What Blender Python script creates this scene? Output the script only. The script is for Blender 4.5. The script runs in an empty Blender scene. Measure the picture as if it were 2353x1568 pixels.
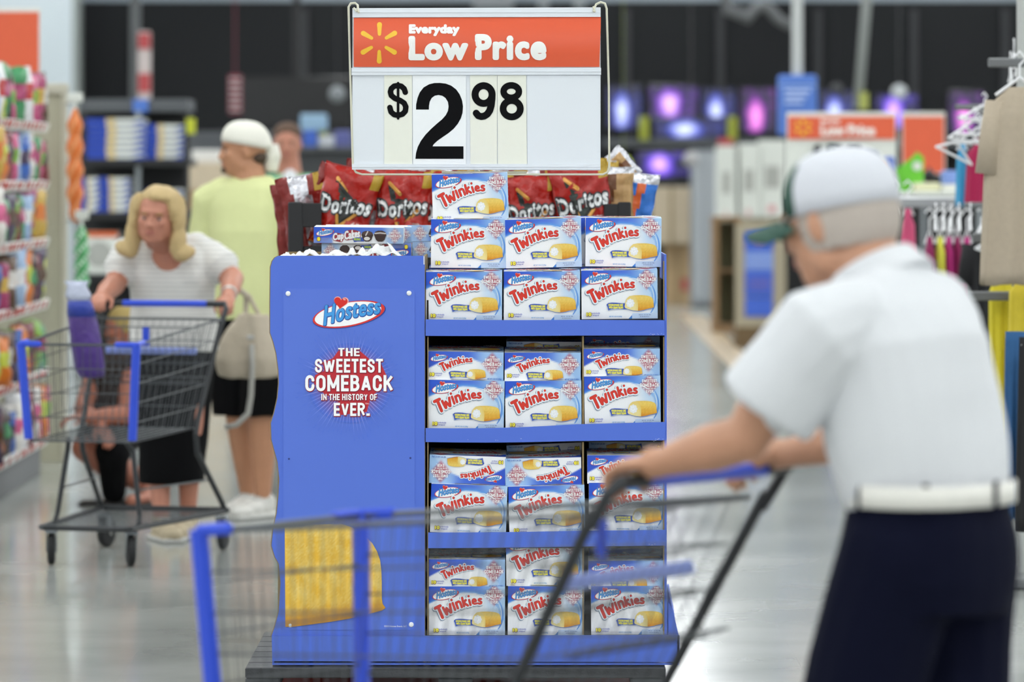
import bpy, math, random
import numpy as np
from mathutils import Vector, Matrix, Euler, noise as mnoise
from mathutils.geometry import delaunay_2d_cdt

SC = bpy.context.scene
COL = SC.collection
random.seed(7)
F = 10000.0          # focal length in pixels of the 2353x1568 frame
HOR = 400.0          # horizon row
CX = 1176.5
EYE = 1.56

# ---------------------------------------------------------------- camera
cam_d = bpy.data.cameras.new('camera'); cam = bpy.data.objects.new('camera', cam_d); COL.objects.link(cam)
cam_d.sensor_width = 36.0; cam_d.lens = F / 2353.0 * 36.0
cam_d.shift_y = -(784.0 - HOR) / 2353.0
cam_d.clip_start = 0.5; cam_d.clip_end = 200
cam.location = (0, 0, EYE); cam.rotation_euler = (math.pi/2, 0, 0)
cam_d.dof.use_dof = True; cam_d.dof.focus_distance = 12.66; cam_d.dof.aperture_fstop = 3.4
SC.camera = cam
# ---------------------------------------------------------------- light
SC.view_settings.view_transform = 'Standard'; SC.view_settings.look = 'None'
SC.view_settings.gamma = 1.0; SC.view_settings.use_curve_mapping = False
SC.view_settings.exposure = 0.12
w = bpy.data.worlds.new('store_light'); SC.world = w; w.use_nodes = True
bg = w.node_tree.nodes['Background']; bg.inputs[0].default_value = (0.93, 0.97, 1.0, 1); bg.inputs[1].default_value = 0.95

def PX(px, Y): return (px - CX) / F * Y
def PZ(py, Y): return EYE - (py - HOR) / F * Y
def P(px, py, Y): return Vector((PX(px, Y), Y, PZ(py, Y)))

def srgb(c):
    if isinstance(c, str):
        c = c.lstrip('#'); c = tuple(int(c[i:i+2], 16)/255 for i in (0, 2, 4))
    return tuple((x/12.92 if x <= 0.04045 else ((x+0.055)/1.055)**2.4) for x in c[:3])

MATS = {}
def mat(name, col, rough=0.5, metal=0.0, spec=0.5, var=0.06, scale=40.0, bump=0.0, bscale=None, coat=0.0,
        emit=None, estr=0.0, alpha=1.0, trans=0.0, stretch=None):
    if name in MATS: return MATS[name]
    m = bpy.data.materials.new(name); m.use_nodes = True; nt = m.node_tree; N = nt.nodes; L = nt.links
    b = N['Principled BSDF']; c = srgb(col)
    b.inputs['Roughness'].default_value = rough; b.inputs['Metallic'].default_value = metal
    b.inputs['Specular IOR Level'].default_value = spec
    b.inputs['Coat Weight'].default_value = coat
    if trans: b.inputs['Transmission Weight'].default_value = trans
    if alpha < 1: b.inputs['Alpha'].default_value = alpha
    tc = N.new('ShaderNodeTexCoord'); mp = N.new('ShaderNodeMapping'); L.new(tc.outputs['Object'], mp.inputs[0])
    if stretch: mp.inputs['Scale'].default_value = stretch
    nz = N.new('ShaderNodeTexNoise'); nz.inputs['Scale'].default_value = scale; nz.inputs['Detail'].default_value = 3
    L.new(mp.outputs[0], nz.inputs['Vector'])
    mx = N.new('ShaderNodeMix'); mx.data_type = 'RGBA'
    mx.inputs[6].default_value = (*[x*(1-var) for x in c], 1); mx.inputs[7].default_value = (*[min(1, x*(1+var)) for x in c], 1)
    L.new(nz.outputs['Fac'], mx.inputs[0]); L.new(mx.outputs[2], b.inputs['Base Color'])
    if bump:
        n2 = N.new('ShaderNodeTexNoise'); n2.inputs['Scale'].default_value = bscale or scale; n2.inputs['Detail'].default_value = 4
        L.new(mp.outputs[0], n2.inputs['Vector'])
        bp = N.new('ShaderNodeBump'); bp.inputs['Strength'].default_value = bump; bp.inputs['Distance'].default_value = 0.01
        L.new(n2.outputs['Fac'], bp.inputs['Height']); L.new(bp.outputs[0], b.inputs['Normal'])
    if emit:
        b.inputs['Emission Color'].default_value = (*srgb(emit), 1); b.inputs['Emission Strength'].default_value = estr
    MATS[name] = m; return m

def print_mat(name, rough=0.35, spec=0.4, metal=0.0, bump=0.0):
    """printed card or film: the ink colours sit in the mesh's colour attribute 'ink'"""
    m = bpy.data.materials.new(name); m.use_nodes = True; nt = m.node_tree; N = nt.nodes; L = nt.links
    b = N['Principled BSDF']; b.inputs['Roughness'].default_value = rough; b.inputs['Specular IOR Level'].default_value = spec
    b.inputs['Metallic'].default_value = metal
    a = N.new('ShaderNodeVertexColor'); a.layer_name = 'ink'
    tc = N.new('ShaderNodeTexCoord'); nz = N.new('ShaderNodeTexNoise'); nz.inputs['Scale'].default_value = 300
    L.new(tc.outputs['Object'], nz.inputs['Vector'])
    mr = N.new('ShaderNodeMapRange'); mr.inputs[3].default_value = 0.96; mr.inputs[4].default_value = 1.02
    L.new(nz.outputs['Fac'], mr.inputs[0])
    mx = N.new('ShaderNodeVectorMath'); mx.operation = 'SCALE'; L.new(a.outputs[0], mx.inputs[0]); L.new(mr.outputs[0], mx.inputs['Scale'])
    L.new(mx.outputs[0], b.inputs['Base Color'])
    if bump:
        n2 = N.new('ShaderNodeTexNoise'); n2.inputs['Scale'].default_value = 28; n2.inputs['Detail'].default_value = 2
        L.new(tc.outputs['Object'], n2.inputs['Vector'])
        bp = N.new('ShaderNodeBump'); bp.inputs['Strength'].default_value = bump; bp.inputs['Distance'].default_value = 0.02
        L.new(n2.outputs['Fac'], bp.inputs['Height']); L.new(bp.outputs[0], b.inputs['Normal'])
    MATS[name] = m; return m

# ---------------------------------------------------------------- scene tree
def tag(o, label=None, cat=None, group=None, kind=None):
    if label: o['label'] = label
    if cat: o['category'] = cat
    if group: o['group'] = group
    if kind: o['kind'] = kind
    return o
def empty(name, loc=(0, 0, 0), rz=0.0, label=None, cat=None, group=None):
    o = bpy.data.objects.new(name, None); COL.objects.link(o); o.location = loc; o.rotation_euler = (0, 0, rz)
    o.empty_display_size = 0.05
    return tag(o, label, cat, group)
def link(name, me, parent=None, loc=None, rot=None):
    o = bpy.data.objects.new(name, me); COL.objects.link(o)
    if parent is not None: o.parent = parent
    if loc is not None: o.location = loc
    if rot is not None: o.rotation_euler = rot
    return o
KIDS = {}
def copy_tree(o, parent=None, name=None):
    c = o.copy(); COL.objects.link(c); c.parent = parent
    for ch in [x for x in bpy.data.objects if x.parent == o]:
        copy_tree(ch, c)
    return c

class MB:
    """collects simple solids into one mesh"""
    def __init__(s): s.v = []; s.f = []; s.m = []; s.c = None
    def add(s, vs, fs, mi=0, M=None):
        o = len(s.v)
        if M is not None: vs = [M @ Vector(v) for v in vs]
        s.v.extend([tuple(v) for v in vs]); s.f.extend([tuple(i+o for i in f) for f in fs]); s.m.extend([mi]*len(fs)); return s
    def box(s, c, d, mi=0, rot=None, bev=0.0):
        x, y, z = d[0]/2, d[1]/2, d[2]/2
        M = Matrix.Translation(c)
        if rot: M = M @ Euler(rot).to_matrix().to_4x4()
        if bev <= 0:
            vs = [(-x,-y,-z),(x,-y,-z),(x,y,-z),(-x,y,-z),(-x,-y,z),(x,-y,z),(x,y,z),(-x,y,z)]
            fs = [(0,3,2,1),(4,5,6,7),(0,1,5,4),(1,2,6,5),(2,3,7,6),(3,0,4,7)]
            return s.add(vs, fs, mi, M)
        b = min(bev, x*.9, y*.9, z*.9)
        vs = []
        for zz, k in ((-z, b), (-z+b, 0), (z-b, 0), (z, b)):
            X, Y = x-k, y-k
            bb = b if k == 0 else b*0.4
            vs += [(-X+bb,-Y,zz),(X-bb,-Y,zz),(X,-Y+bb,zz),(X,Y-bb,zz),(X-bb,Y,zz),(-X+bb,Y,zz),(-X,Y-bb,zz),(-X,-Y+bb,zz)]
        fs = [tuple(range(7,-1,-1)), tuple(range(24,32))]
        for r in range(3):
            for i in range(8):
                j = (i+1) % 8; fs.append((r*8+i, r*8+j, r*8+8+j, r*8+8+i))
        return s.add(vs, fs, mi, M)
    def tube(s, pts, r, n=6, mi=0, closed=False, caps=True):
        pts = [Vector(p) for p in pts]; k = len(pts)
        rs = r if isinstance(r, (list, tuple)) else [r]*k
        vs = []; up = None
        for i, p in enumerate(pts):
            a = pts[(i-1) % k] if (i > 0 or closed) else p; b = pts[(i+1) % k] if (i < k-1 or closed) else p
            t = (b - a).normalized()
            if up is None:
                up = Vector((0,0,1)) if abs(t.z) < 0.9 else Vector((1,0,0))
            u = (up - t*up.dot(t))
            if u.length < 1e-6: u = t.orthogonal()
            u.normalize(); w_ = t.cross(u); up = u
            f = 1.0
            if 0 < i < k-1 or closed:
                d1 = (p-a).normalized(); d2 = (b-p).normalized(); ca = max(.3, math.sqrt(max(0, (1+d1.dot(d2))/2))); f = 1/ca if ca > .5 else 1.2
            for j in range(n):
                an = 2*math.pi*j/n; vs.append(p + (u*math.cos(an) + w_*math.sin(an))*rs[i]*(f if f < 1.25 else 1.25))
        fs = []
        for i in range(k if closed else k-1):
            for j in range(n):
                a0 = i*n+j; a1 = i*n+(j+1) % n; b0 = ((i+1) % k)*n+j; b1 = ((i+1) % k)*n+(j+1) % n
                fs.append((a0, a1, b1, b0))
        if caps and not closed:
            fs.append(tuple(range(n-1, -1, -1))); fs.append(tuple((k-1)*n+j for j in range(n)))
        return s.add(vs, fs, mi)
    def lathe(s, prof, n=16, M=None, mi=0):
        vs = []; fs = []; k = len(prof)
        for (r, z) in prof:
            for j in range(n):
                a = 2*math.pi*j/n; vs.append((r*math.cos(a), r*math.sin(a), z))
        for i in range(k-1):
            for j in range(n): fs.append((i*n+j, i*n+(j+1) % n, (i+1)*n+(j+1) % n, (i+1)*n+j))
        fs.append(tuple(range(n-1, -1, -1))); fs.append(tuple((k-1)*n+j for j in range(n)))
        return s.add(vs, fs, mi, M)
    def ball(s, c, r, n=10, m=7, mi=0, rot=None):
        rr = r if isinstance(r, (tuple, list)) else (r, r, r)
        vs = []; fs = []
        M = Matrix.Translation(c)
        if rot is not None: M = M @ (rot if isinstance(rot, Matrix) else Euler(rot).to_matrix().to_4x4())
        for i in range(1, m):
            t = math.pi*i/m
            for j in range(n):
                a = 2*math.pi*j/n; vs.append((rr[0]*math.sin(t)*math.cos(a), rr[1]*math.sin(t)*math.sin(a), rr[2]*math.cos(t)))
        vs += [(0, 0, rr[2]), (0, 0, -rr[2])]; T = len(vs)-2
        for i in range(m-2):
            for j in range(n): fs.append((i*n+j, (i+1)*n+j, (i+1)*n+(j+1) % n, i*n+(j+1) % n))
        for j in range(n): fs.append((T, j, (j+1) % n)); fs.append((T+1, (m-2)*n+(j+1) % n, (m-2)*n+j))
        return s.add(vs, fs, mi, M)
    def prism(s, poly, y0, y1, mi=0, M=None):
        """poly: (x,z) outline, extruded along y"""
        n = len(poly); vs = [(x, y0, z) for x, z in poly] + [(x, y1, z) for x, z in poly]
        fs = [tuple(range(n)), tuple(range(2*n-1, n-1, -1))] + [(i, i+n, (i+1) % n+n, (i+1) % n) for i in range(n)]
        return s.add(vs, fs, mi, M)
    def loft(s, rings, mi=0, caps=True):
        n = len(rings[0]); vs = [v for r in rings for v in r]; fs = []
        for i in range(len(rings)-1):
            for j in range(n): fs.append((i*n+j, i*n+(j+1) % n, (i+1)*n+(j+1) % n, (i+1)*n+j))
        if caps: fs.append(tuple(range(n-1, -1, -1))); fs.append(tuple((len(rings)-1)*n+j for j in range(n)))
        return s.add(vs, fs, mi)
    def mesh(s, name, mats, smooth=False, recalc=False):
        me = bpy.data.meshes.new(name); me.from_pydata(s.v, [], s.f)
        for m in (mats if isinstance(mats, (list, tuple)) else [mats]): me.materials.append(m)
        me.polygons.foreach_set('material_index', s.m)
        if recalc:
            import bmesh
            bm = bmesh.new(); bm.from_mesh(me); bmesh.ops.recalc_face_normals(bm, faces=bm.faces); bm.to_mesh(me); bm.free()
        if smooth: me.polygons.foreach_set('use_smooth', [True]*len(me.polygons))
        me.update(); return me
    def obj(s, name, mats, parent=None, loc=None, rot=None, smooth=False, recalc=False):
        return link(name, s.mesh(name, mats, smooth, recalc), parent, loc, rot)

def remeshed(mb, name, mats, voxel, parent=None, smooth_it=4, folds=0.0, fscale=8.0, loc=None, rot=None):
    """join the overlapping solids of mb into one continuous skin"""
    me = mb.mesh(name, mats); o = bpy.data.objects.new('tmp', me); COL.objects.link(o)
    md = o.modifiers.new('r', 'REMESH'); md.mode = 'VOXEL'; md.voxel_size = voxel; md.use_smooth_shade = True
    if smooth_it:
        sm = o.modifiers.new('s', 'SMOOTH'); sm.iterations = smooth_it; sm.factor = 0.5
    dg = bpy.context.evaluated_depsgraph_get(); ev = o.evaluated_get(dg)
    out = bpy.data.meshes.new_from_object(ev, depsgraph=dg); out.name = name
    bpy.data.objects.remove(o); bpy.data.meshes.remove(me)
    if folds:
        n = len(out.vertices); co = np.empty(n*3, 'f'); out.vertices.foreach_get('co', co); nr = np.empty(n*3, 'f'); out.vertices.foreach_get('normal', nr)
        co = co.reshape(-1, 3); nr = nr.reshape(-1, 3)
        d = np.array([mnoise.noise(Vector((float(a)*fscale, float(b)*fscale, float(c)*fscale*.6))) for a, b, c in co], 'f')
        co += nr*(d*folds)[:, None]; out.vertices.foreach_set('co', co.ravel()); out.update()
    return link(name, out, parent, loc, rot)

# ---------------------------------------------------------------- flat print: 2-D shapes with ink colours
class Shape:
    def __init__(s, v, f, e=None):
        s.v = [tuple(p) for p in v]; s.f = [tuple(q) for q in f]
        s.e = e
    def edges(s):
        if s.e is None:
            cnt = {}
            for f in s.f:
                for i in range(len(f)):
                    k = (f[i], f[(i+1) % len(f)]); k2 = (min(k), max(k)); cnt[k2] = cnt.get(k2, 0)+1
            s.e = [k for k, n in cnt.items() if n == 1]
        return s.e
    def map(s, fn): return Shape([fn(x, y) for x, y in s.v], s.f, s.e)
    def bounds(s):
        xs = [p[0] for p in s.v]; ys = [p[1] for p in s.v]; return min(xs), min(ys), max(xs), max(ys)
def union(polys):
    V = []; Fs = []
    for p in polys:
        a = sum(p[i][0]*p[(i+1) % len(p)][1]-p[(i+1) % len(p)][0]*p[i][1] for i in range(len(p)))
        if abs(a) < 1e-12: continue
        if a < 0: p = p[::-1]
        o = len(V); V += [Vector((x, y)) for x, y in p]; Fs.append(tuple(range(o, o+len(p))))
    r = delaunay_2d_cdt(V, [], Fs, 1, 1e-7, True)
    f = [t for t, ids in zip(r[2], r[5]) if ids]
    return Shape([tuple(v) for v in r[0]], f)
def disc(cx, cy, r, n=10): return [(cx+r*math.cos(2*math.pi*i/n), cy+r*math.sin(2*math.pi*i/n)) for i in range(n)]
def capsule(a, b, ra, rb=None):
    rb = ra if rb is None else rb
    dx, dy = b[0]-a[0], b[1]-a[1]; L = math.hypot(dx, dy) or 1e-9; nx, ny = -dy/L, dx/L
    return [(a[0]+nx*ra, a[1]+ny*ra), (a[0]-nx*ra, a[1]-ny*ra), (b[0]-nx*rb, b[1]-ny*rb), (b[0]+nx*rb, b[1]+ny*rb)]
def strokes(lines, n=12):
    """lines: list of (points, radius) -> merged outline"""
    ps = []
    for pts, r in lines:
        for i, p in enumerate(pts):
            ps.append(disc(p[0], p[1], r, n))
            if i: ps.append(capsule(pts[i-1], p, r))
    return union(ps)
def dilate(s, r, n=8, dx=0, dy=0):
    ps = [[s.v[i] for i in f] for f in s.f]; used = set()
    for a, b in s.edges():
        ps.append(capsule(s.v[a], s.v[b], r))
        for k in (a, b):
            if k not in used: used.add(k); ps.append(disc(s.v[k][0], s.v[k][1], r, n))
    u = union(ps)
    return u.map(lambda x, y: (x+dx, y+dy)) if dx or dy else u
TXT = {}
def text(body, res=3, sp=1.0):
    k = (body, res, sp)
    if k not in TXT:
        c = bpy.data.curves.new('t', 'FONT'); c.body = body; c.resolution_u = res; c.space_character = sp; c.size = 1.0
        o = bpy.data.objects.new('t', c); COL.objects.link(o); m = o.to_mesh()
        v = [(q.co.x, q.co.y) for q in m.vertices]; f = [tuple(p.vertices) for p in m.polygons]
        o.to_mesh_clear(); bpy.data.objects.remove(o); bpy.data.curves.remove(c)
        # weld so that outlines are the true borders
        idx = {}; vv = []; rm = []
        for p in v:
            key = (round(p[0], 5), round(p[1], 5))
            if key not in idx: idx[key] = len(vv); vv.append(p)
            rm.append(idx[key])
        ff = []
        for q in f:
            t = [rm[i] for i in q]; t = [t[i] for i in range(len(t)) if t[i] != t[i-1]]
            if len(t) > 2: ff.append(tuple(t))
        TXT[k] = Shape(vv, ff)
    s = TXT[k]; return Shape(s.v, s.f, s.e)
def fit(s, x0, y0, x1, y1, bold=0.0, res=3):
    """scale a text shape into the box x0..x1, y0..y1 (y up), thickened by bold (in target units)"""
    a, b, c, d = s.bounds(); kx = (x1-x0-2*bold)/(c-a); ky = (y1-y0-2*bold)/(d-b)
    t = s.map(lambda x, y: (x0+bold+(x-a)*kx, y0+bold+(y-b)*ky))
    return dilate(t, bold, 6) if bold > 0 else t
def poly(pts): return union([pts])
def ellipse(cx, cy, a, b, rot=0, n=40):
    c, s_ = math.cos(rot), math.sin(rot)
    return [(cx+a*math.cos(t)*c-b*math.sin(t)*s_, cy+a*math.cos(t)*s_+b*math.sin(t)*c) for t in [2*math.pi*i/n for i in range(n)]]
def grid(x0, y0, x1, y1, nx, ny):
    v = [(x0+(x1-x0)*i/nx, y0+(y1-y0)*j/ny) for j in range(ny+1) for i in range(nx+1)]
    f = [(j*(nx+1)+i, j*(nx+1)+i+1, (j+1)*(nx+1)+i+1, (j+1)*(nx+1)+i) for j in range(ny) for i in range(nx)]
    return Shape(v, f)
def inside(pg, x, y):
    r = False; n = len(pg)
    for i in range(n):
        x1, y1 = pg[i]; x2, y2 = pg[(i+1) % n]
        if (y1 > y) != (y2 > y) and x < (x2-x1)*(y-y1)/(y2-y1)+x1: r = not r
    return r
class Print:
    """stack of inked shapes; each layer sits a hair above the one before"""
    def __init__(s, step=0.00012): s.L = []; s.step = step
    def put(s, shape, col, lift=1): s.L.append((shape, col)); return s
    def mesh(s, name, material, M=None, surf=None, z0=0.0003):
        """M maps (x,y,0)+z to 3-D; surf(x,y,h) may place the print on a curved skin"""
        V = []; Fs = []; C = []; z = z0
        for sh, col in s.L:
            o = len(V)
            for x, y in sh.v:
                p = surf(x, y, z) if surf else Vector((x, -z, y))
                V.append(tuple(M @ Vector(p)) if M is not None else tuple(p))
            flat = None if callable(col) else (*srgb(col), 1)
            cv = None if flat else [(*srgb(col(x, y)), 1) for x, y in sh.v]
            for f in sh.f:
                a = sum(sh.v[f[i]][0]*sh.v[f[(i+1) % len(f)]][1]-sh.v[f[(i+1) % len(f)]][0]*sh.v[f[i]][1] for i in range(len(f)))
                g = f if a > 0 else f[::-1]
                Fs.append(tuple(i+o for i in g)); C.extend([flat]*len(g) if flat else [cv[i] for i in g])
            z += s.step
        me = bpy.data.meshes.new(name); me.from_pydata(V, [], Fs); me.materials.append(material)
        at = me.color_attributes.new('ink', 'FLOAT_COLOR', 'CORNER')
        at.data.foreach_set('color', np.array(C, 'f').ravel()); me.update(); return me
def lerp(a, b, t):
    t = max(0.0, min(1.0, t)); return tuple(x+(y-x)*t for x, y in zip(a, b))
def rgb(h): h = h.lstrip('#'); return tuple(int(h[i:i+2], 16)/255 for i in (0, 2, 4))
def sm(a, b, x):
    t = max(0.0, min(1.0, (x-a)/(b-a))); return t*t*(3-2*t)
INK = print_mat('printed_card', 0.34, 0.4)
INKF = print_mat('printed_film', 0.27, 0.5, bump=0.55)
INKM = print_mat('printed_matte', 0.7, 0.1)
# ================================================================ printed artwork of the snack packs
W_, H_, D_ = 0.2215, 0.142, 0.083
def box_map(sx0, sy0, sx1, sy1, dx0, dy0, dx1, dy1):
    """source box (y down) -> target box (y up, dy0 = top, dy1 = bottom)"""
    return lambda x, y: (dx0+(x-sx0)/(sx1-sx0)*(dx1-dx0), dy0+(y-sy0)/(sy1-sy0)*(dy1-dy0))
R0 = 31; R1 = 25
def arc(cx, cy, rx, ry, a0, a1, n=7):
    return [(cx+rx*math.cos(math.radians(a0+(a1-a0)*i/n)), cy+ry*math.sin(math.radians(a0+(a1-a0)*i/n))) for i in range(n+1)]
WORD = [([(205, 905), (325, 848)], 33), ([(275, 880), (383, 1118)], 33),
        ([(392, 890), (478, 1040), (490, 1046), (478, 905)], 27), ([(478, 905), (580, 1000), (592, 998), (562, 812)], 27),
        ([(628, 785), (688, 940)], 25), ([(600, 712)], 27),
        ([(708, 778), (755, 905)], 25), ([(712, 800), (735, 765), (775, 748), (806, 762), (826, 810), (850, 880)], 24),
        ([(858, 662), (905, 855)], 25), ([(945, 715), (890, 775), (998, 840)], 24),
        ([(1028, 712), (1062, 825)], 24), ([(1014, 624)], 25),
        ([(1108, 755), (1195, 738)] + arc(1152, 742, 44, 50, -10, -195, 8) + [(1122, 790), (1160, 803), (1212, 792)], 19),
        ([(1322, 690), (1285, 684), (1258, 700), (1262, 728), (1300, 742), (1328, 762), (1322, 790), (1286, 800), (1246, 790)], 19)]
word_red = strokes(WORD, 12)
word_mid = strokes([(p, r+5) for p, r in WORD], 10)
word_out = strokes([(p, r+34) for p, r in WORD], 12)
word_sh = strokes([([(x-10, y+12) for x, y in p], r+38) for p, r in WORD], 12)

oval_sh = poly(ellipse(459, 596, 330, 112, -0.19)); oval_red = poly(ellipse(455, 590, 325, 114, -0.19)); oval_wh = poly(ellipse(448, 588, 300, 104, -0.19))
def heart(cx, cy, s, tilt=0.12):
    pts = []
    for i in range(32):
        t = 2*math.pi*i/32; x = 16*math.sin(t)**3; y = -(13*math.cos(t)-5*math.cos(2*t)-2*math.cos(3*t)-math.cos(4*t))
        pts.append((cx+(x*math.cos(tilt)-y*math.sin(tilt))*s/16, cy+(x*math.sin(tilt)+y*math.cos(tilt))*s/16))
    return poly(pts)
_h = text('Hostess', 3, 1.1); _b = _h.bounds()
def host_fn(x, y):
    t = (x-_b[0])/(_b[2]-_b[0]); yy = y/(_b[3]-0.0)
    k = 178-42*t
    return (235+490*t+yy*14, 690-112*t-12*math.sin(math.pi*t)-yy*k)
host = _h.map(host_fn); host_blue = dilate(host, 5, 6); host_edge = dilate(host, 11, 6, 2, 3)
def logo(pr, mp, outline=True):
    if outline: pr.put(oval_sh.map(mp), '#2b4596')
    pr.put(oval_red.map(mp), '#d8413c'); pr.put(oval_wh.map(mp), '#fbfcfd')
    pr.put(host_edge.map(mp), '#35519b'); pr.put(host_blue.map(mp), '#4f9fe2')
    pr.put(heart(387, 478, 66).map(mp), '#f3b5b0'); pr.put(heart(383, 481, 60).map(mp), '#d93a35')
    pr.put(poly(ellipse(415, 452, 14, 9, .5, 12)).map(mp), '#f0a09a')

def slogan_lines():
    """word, x0, x1, top, bottom, bold in slogan units (0..1000 wide)"""
    return [('THE', 375, 620, 0, 95, 10), ('SWEETEST', 110, 885, 125, 285, 17), ('COMEBACK', 0, 1000, 312, 500, 20),
            ('IN THE HISTORY OF', 180, 815, 530, 602, 8), ('EVER.', 325, 735, 632, 785, 16)]
# heavy condensed block capitals, drawn stroke by stroke in a box w x 1
def _a(cx, cy, rx, ry, a0, a1, n=8): return arc(cx, cy, rx, ry, a0, a1, n)
BL = {
 'T': (.46, [[(0, 1), (1, 1)], [(.5, 1), (.5, 0)]]), 'H': (.5, [[(0, 0), (0, 1)], [(1, 0), (1, 1)], [(0, .5), (1, .5)]]),
 'E': (.42, [[(0, 0), (0, 1)], [(0, 1), (1, 1)], [(0, .5), (.9, .5)], [(0, 0), (1, 0)]]), 'F': (.4, [[(0, 0), (0, 1)], [(0, 1), (1, 1)], [(0, .5), (.9, .5)]]),
 'I': (.2, [[(.5, 0), (.5, 1)]]), 'N': (.52, [[(0, 0), (0, 1)], [(1, 0), (1, 1)], [(0, .95), (1, .05)]]),
 'M': (.66, [[(0, 0), (0, 1)], [(1, 0), (1, 1)], [(0, 1), (.5, .15)], [(1, 1), (.5, .15)]]),
 'V': (.52, [[(0, 1), (.5, 0)], [(1, 1), (.5, 0)]]), 'W': (.76, [[(0, 1), (.25, 0)], [(.25, 0), (.5, .9)], [(.5, .9), (.75, 0)], [(.75, 0), (1, 1)]]),
 'A': (.54, [[(0, 0), (.5, 1)], [(1, 0), (.5, 1)], [(.2, .28), (.8, .28)]]), 'Y': (.5, [[(0, 1), (.5, .45)], [(1, 1), (.5, .45)], [(.5, .45), (.5, 0)]]),
 'K': (.52, [[(0, 0), (0, 1)], [(1, 1), (.1, .42)], [(.35, .6), (1, 0)]]),
 'O': (.52, [_a(.5, .72, .5, .28, 0, 180) + _a(.5, .28, .5, .28, 180, 360) + [(1, .72)]]),
 'C': (.5, [[(1, .66)] + _a(.5, .72, .5, .28, 0, 180) + _a(.5, .28, .5, .28, 180, 360) + [(1, .34)]]),
 'S': (.48, [[(1, .7)] + _a(.5, .77, .5, .23, 0, 180) + [(.06, .62), (.5, .5), (.94, .38)] + _a(.5, .23, .5, .23, 0, -180) + [(0, .3)]]),
 'R': (.5, [[(0, 0), (0, 1)], [(0, 1), (.5, 1)] + _a(.5, .76, .5, .24, 90, -90) + [(0, .52)], [(.5, .5), (1, 0)]]),
 'B': (.5, [[(0, 0), (0, 1)], [(0, 1), (.5, 1)] + _a(.5, .77, .42, .23, 90, -90) + [(0, .54)], [(.4, .54)] + _a(.5, .27, .5, .27, 90, -90) + [(0, 0)]]),
 '.': (.24, [[(0, 0.02), (1, 0.02)]])}
def block(body, x0, y0, x1, y1, thick=.2, gap=.09):
    """block capitals filling the box (y up)"""
    tot = sum((.26 if c == ' ' else BL[c][0]+gap) for c in body)-gap; kx = (x1-x0)/tot; ky = (y1-y0)
    ps = []; x = 0.0
    for c in body:
        if c == ' ': x += .26; continue
        w_, segs = BL[c]; tx = min(thick*.62, w_*(.46 if w_ > .2 else .8))
        for sg in segs:
            cur = len(sg) > 3
            q = [(x0+kx*(x+tx/2+px*(w_-tx)) if w_ > .2 else x0+kx*(x+w_/2), y0+ky*(thick*.36+py*(1-thick*.72))) for px, py in sg]
            rx, ry = kx*tx/2, ky*thick*.36
            for a, b in zip(q, q[1:]):
                dx, dy = b[0]-a[0], b[1]-a[1]; L = math.hypot(dx, dy) or 1e-9; ux, uy = dx/L, dy/L
                vert = abs(uy); r = rx*vert+ry*(1-vert); 
                if abs(ux) > .15 and abs(uy) > .15 and not cur: r = rx*.95
                e = 0 if cur else (ry if abs(ux) < .15 else (rx if abs(uy) < .15 else rx*.2))
                a2 = (a[0]-ux*e, a[1]-uy*e); b2 = (b[0]+ux*e, b[1]+uy*e)
                p = [(m_[0], min(y1, max(y0, m_[1]))) for m_ in capsule(a2, b2, r)]
                ps.append(p)
                if cur: ps.append([(m_[0], m_[1]) for m_ in disc(b[0], b[1], r, 8)])
        x += w_+gap
    return union(ps)
SLO = [block(t, x0, -y1, x1, -y0, .255 if len(t) < 17 else .25) for t, x0, x1, y0, y1, b in slogan_lines()]
def slogan(pr, mp, small=True):
    """mp maps slogan units (x 0..1000, y down 0..785)"""
    if not small:
        for s in SLO:
            t = s.map(lambda x, y: (x, -y)); pr.put(dilate(t, 5, 5, 3, 6).map(mp), '#8f2b3c')
    for s in SLO: pr.put(s.map(lambda x, y: (x, -y)).map(mp), '#fdfdfd')

cake_all = [(1095, 1245), (1112, 1150), (1130, 1090), (1165, 1040), (1215, 1000), (1310, 985), (1400, 981), (1500, 980), (1590, 986), (1680, 1000), (1755, 1030), (1785, 1075), (1797, 1150), (1808, 1265), (1740, 1285), (1640, 1305), (1560, 1327), (1480, 1340), (1400, 1346), (1300, 1335), (1200, 1310), (1110, 1275)]
cake_cut = [(1095, 1245), (1112, 1150), (1130, 1090), (1165, 1040), (1215, 1000), (1290, 992), (1360, 1010), (1405, 1070), (1425, 1180), (1420, 1345), (1300, 1335), (1200, 1310), (1110, 1275)]
def grid_in(pg, n=22, m=14):
    xs = [p[0] for p in pg]; ys = [p[1] for p in pg]; x0, x1, y0, y1 = min(xs), max(xs), min(ys), max(ys)
    ps = [pg]
    g = grid(x0, y0, x1, y1, n, m)
    V = []; Fs = []
    o = 0
    for p in [pg] + [[g.v[i] for i in f] for f in g.f]:
        a = sum(p[i][0]*p[(i+1) % len(p)][1]-p[(i+1) % len(p)][0]*p[i][1] for i in range(len(p)))
        if a < 0: p = p[::-1]
        V += [Vector(q) for q in p]; Fs.append(tuple(range(o, o+len(p)))); o += len(p)
    r = delaunay_2d_cdt(V, [], Fs, 1, 1e-4, True)
    return Shape([tuple(v) for v in r[0]], [t for t, ids in zip(r[2], r[5]) if 0 in ids])
cake_g = grid_in(cake_all); cut_g = grid_in(cake_cut, 10, 10)
def cake_col(x, y):
    c = lerp(rgb('#efcf6a'), rgb('#e3ab3c'), (y-1040)/190)
    c = lerp(c, rgb('#d98f2c'), sm(1240, 1330, y)); c = lerp(c, rgb('#e9c45f'), sm(1040, 985, y))
    k = mnoise.noise(Vector((x*.03, y*.03, 0)))*.04; return tuple(max(0, min(1, q+k)) for q in c)
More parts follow.
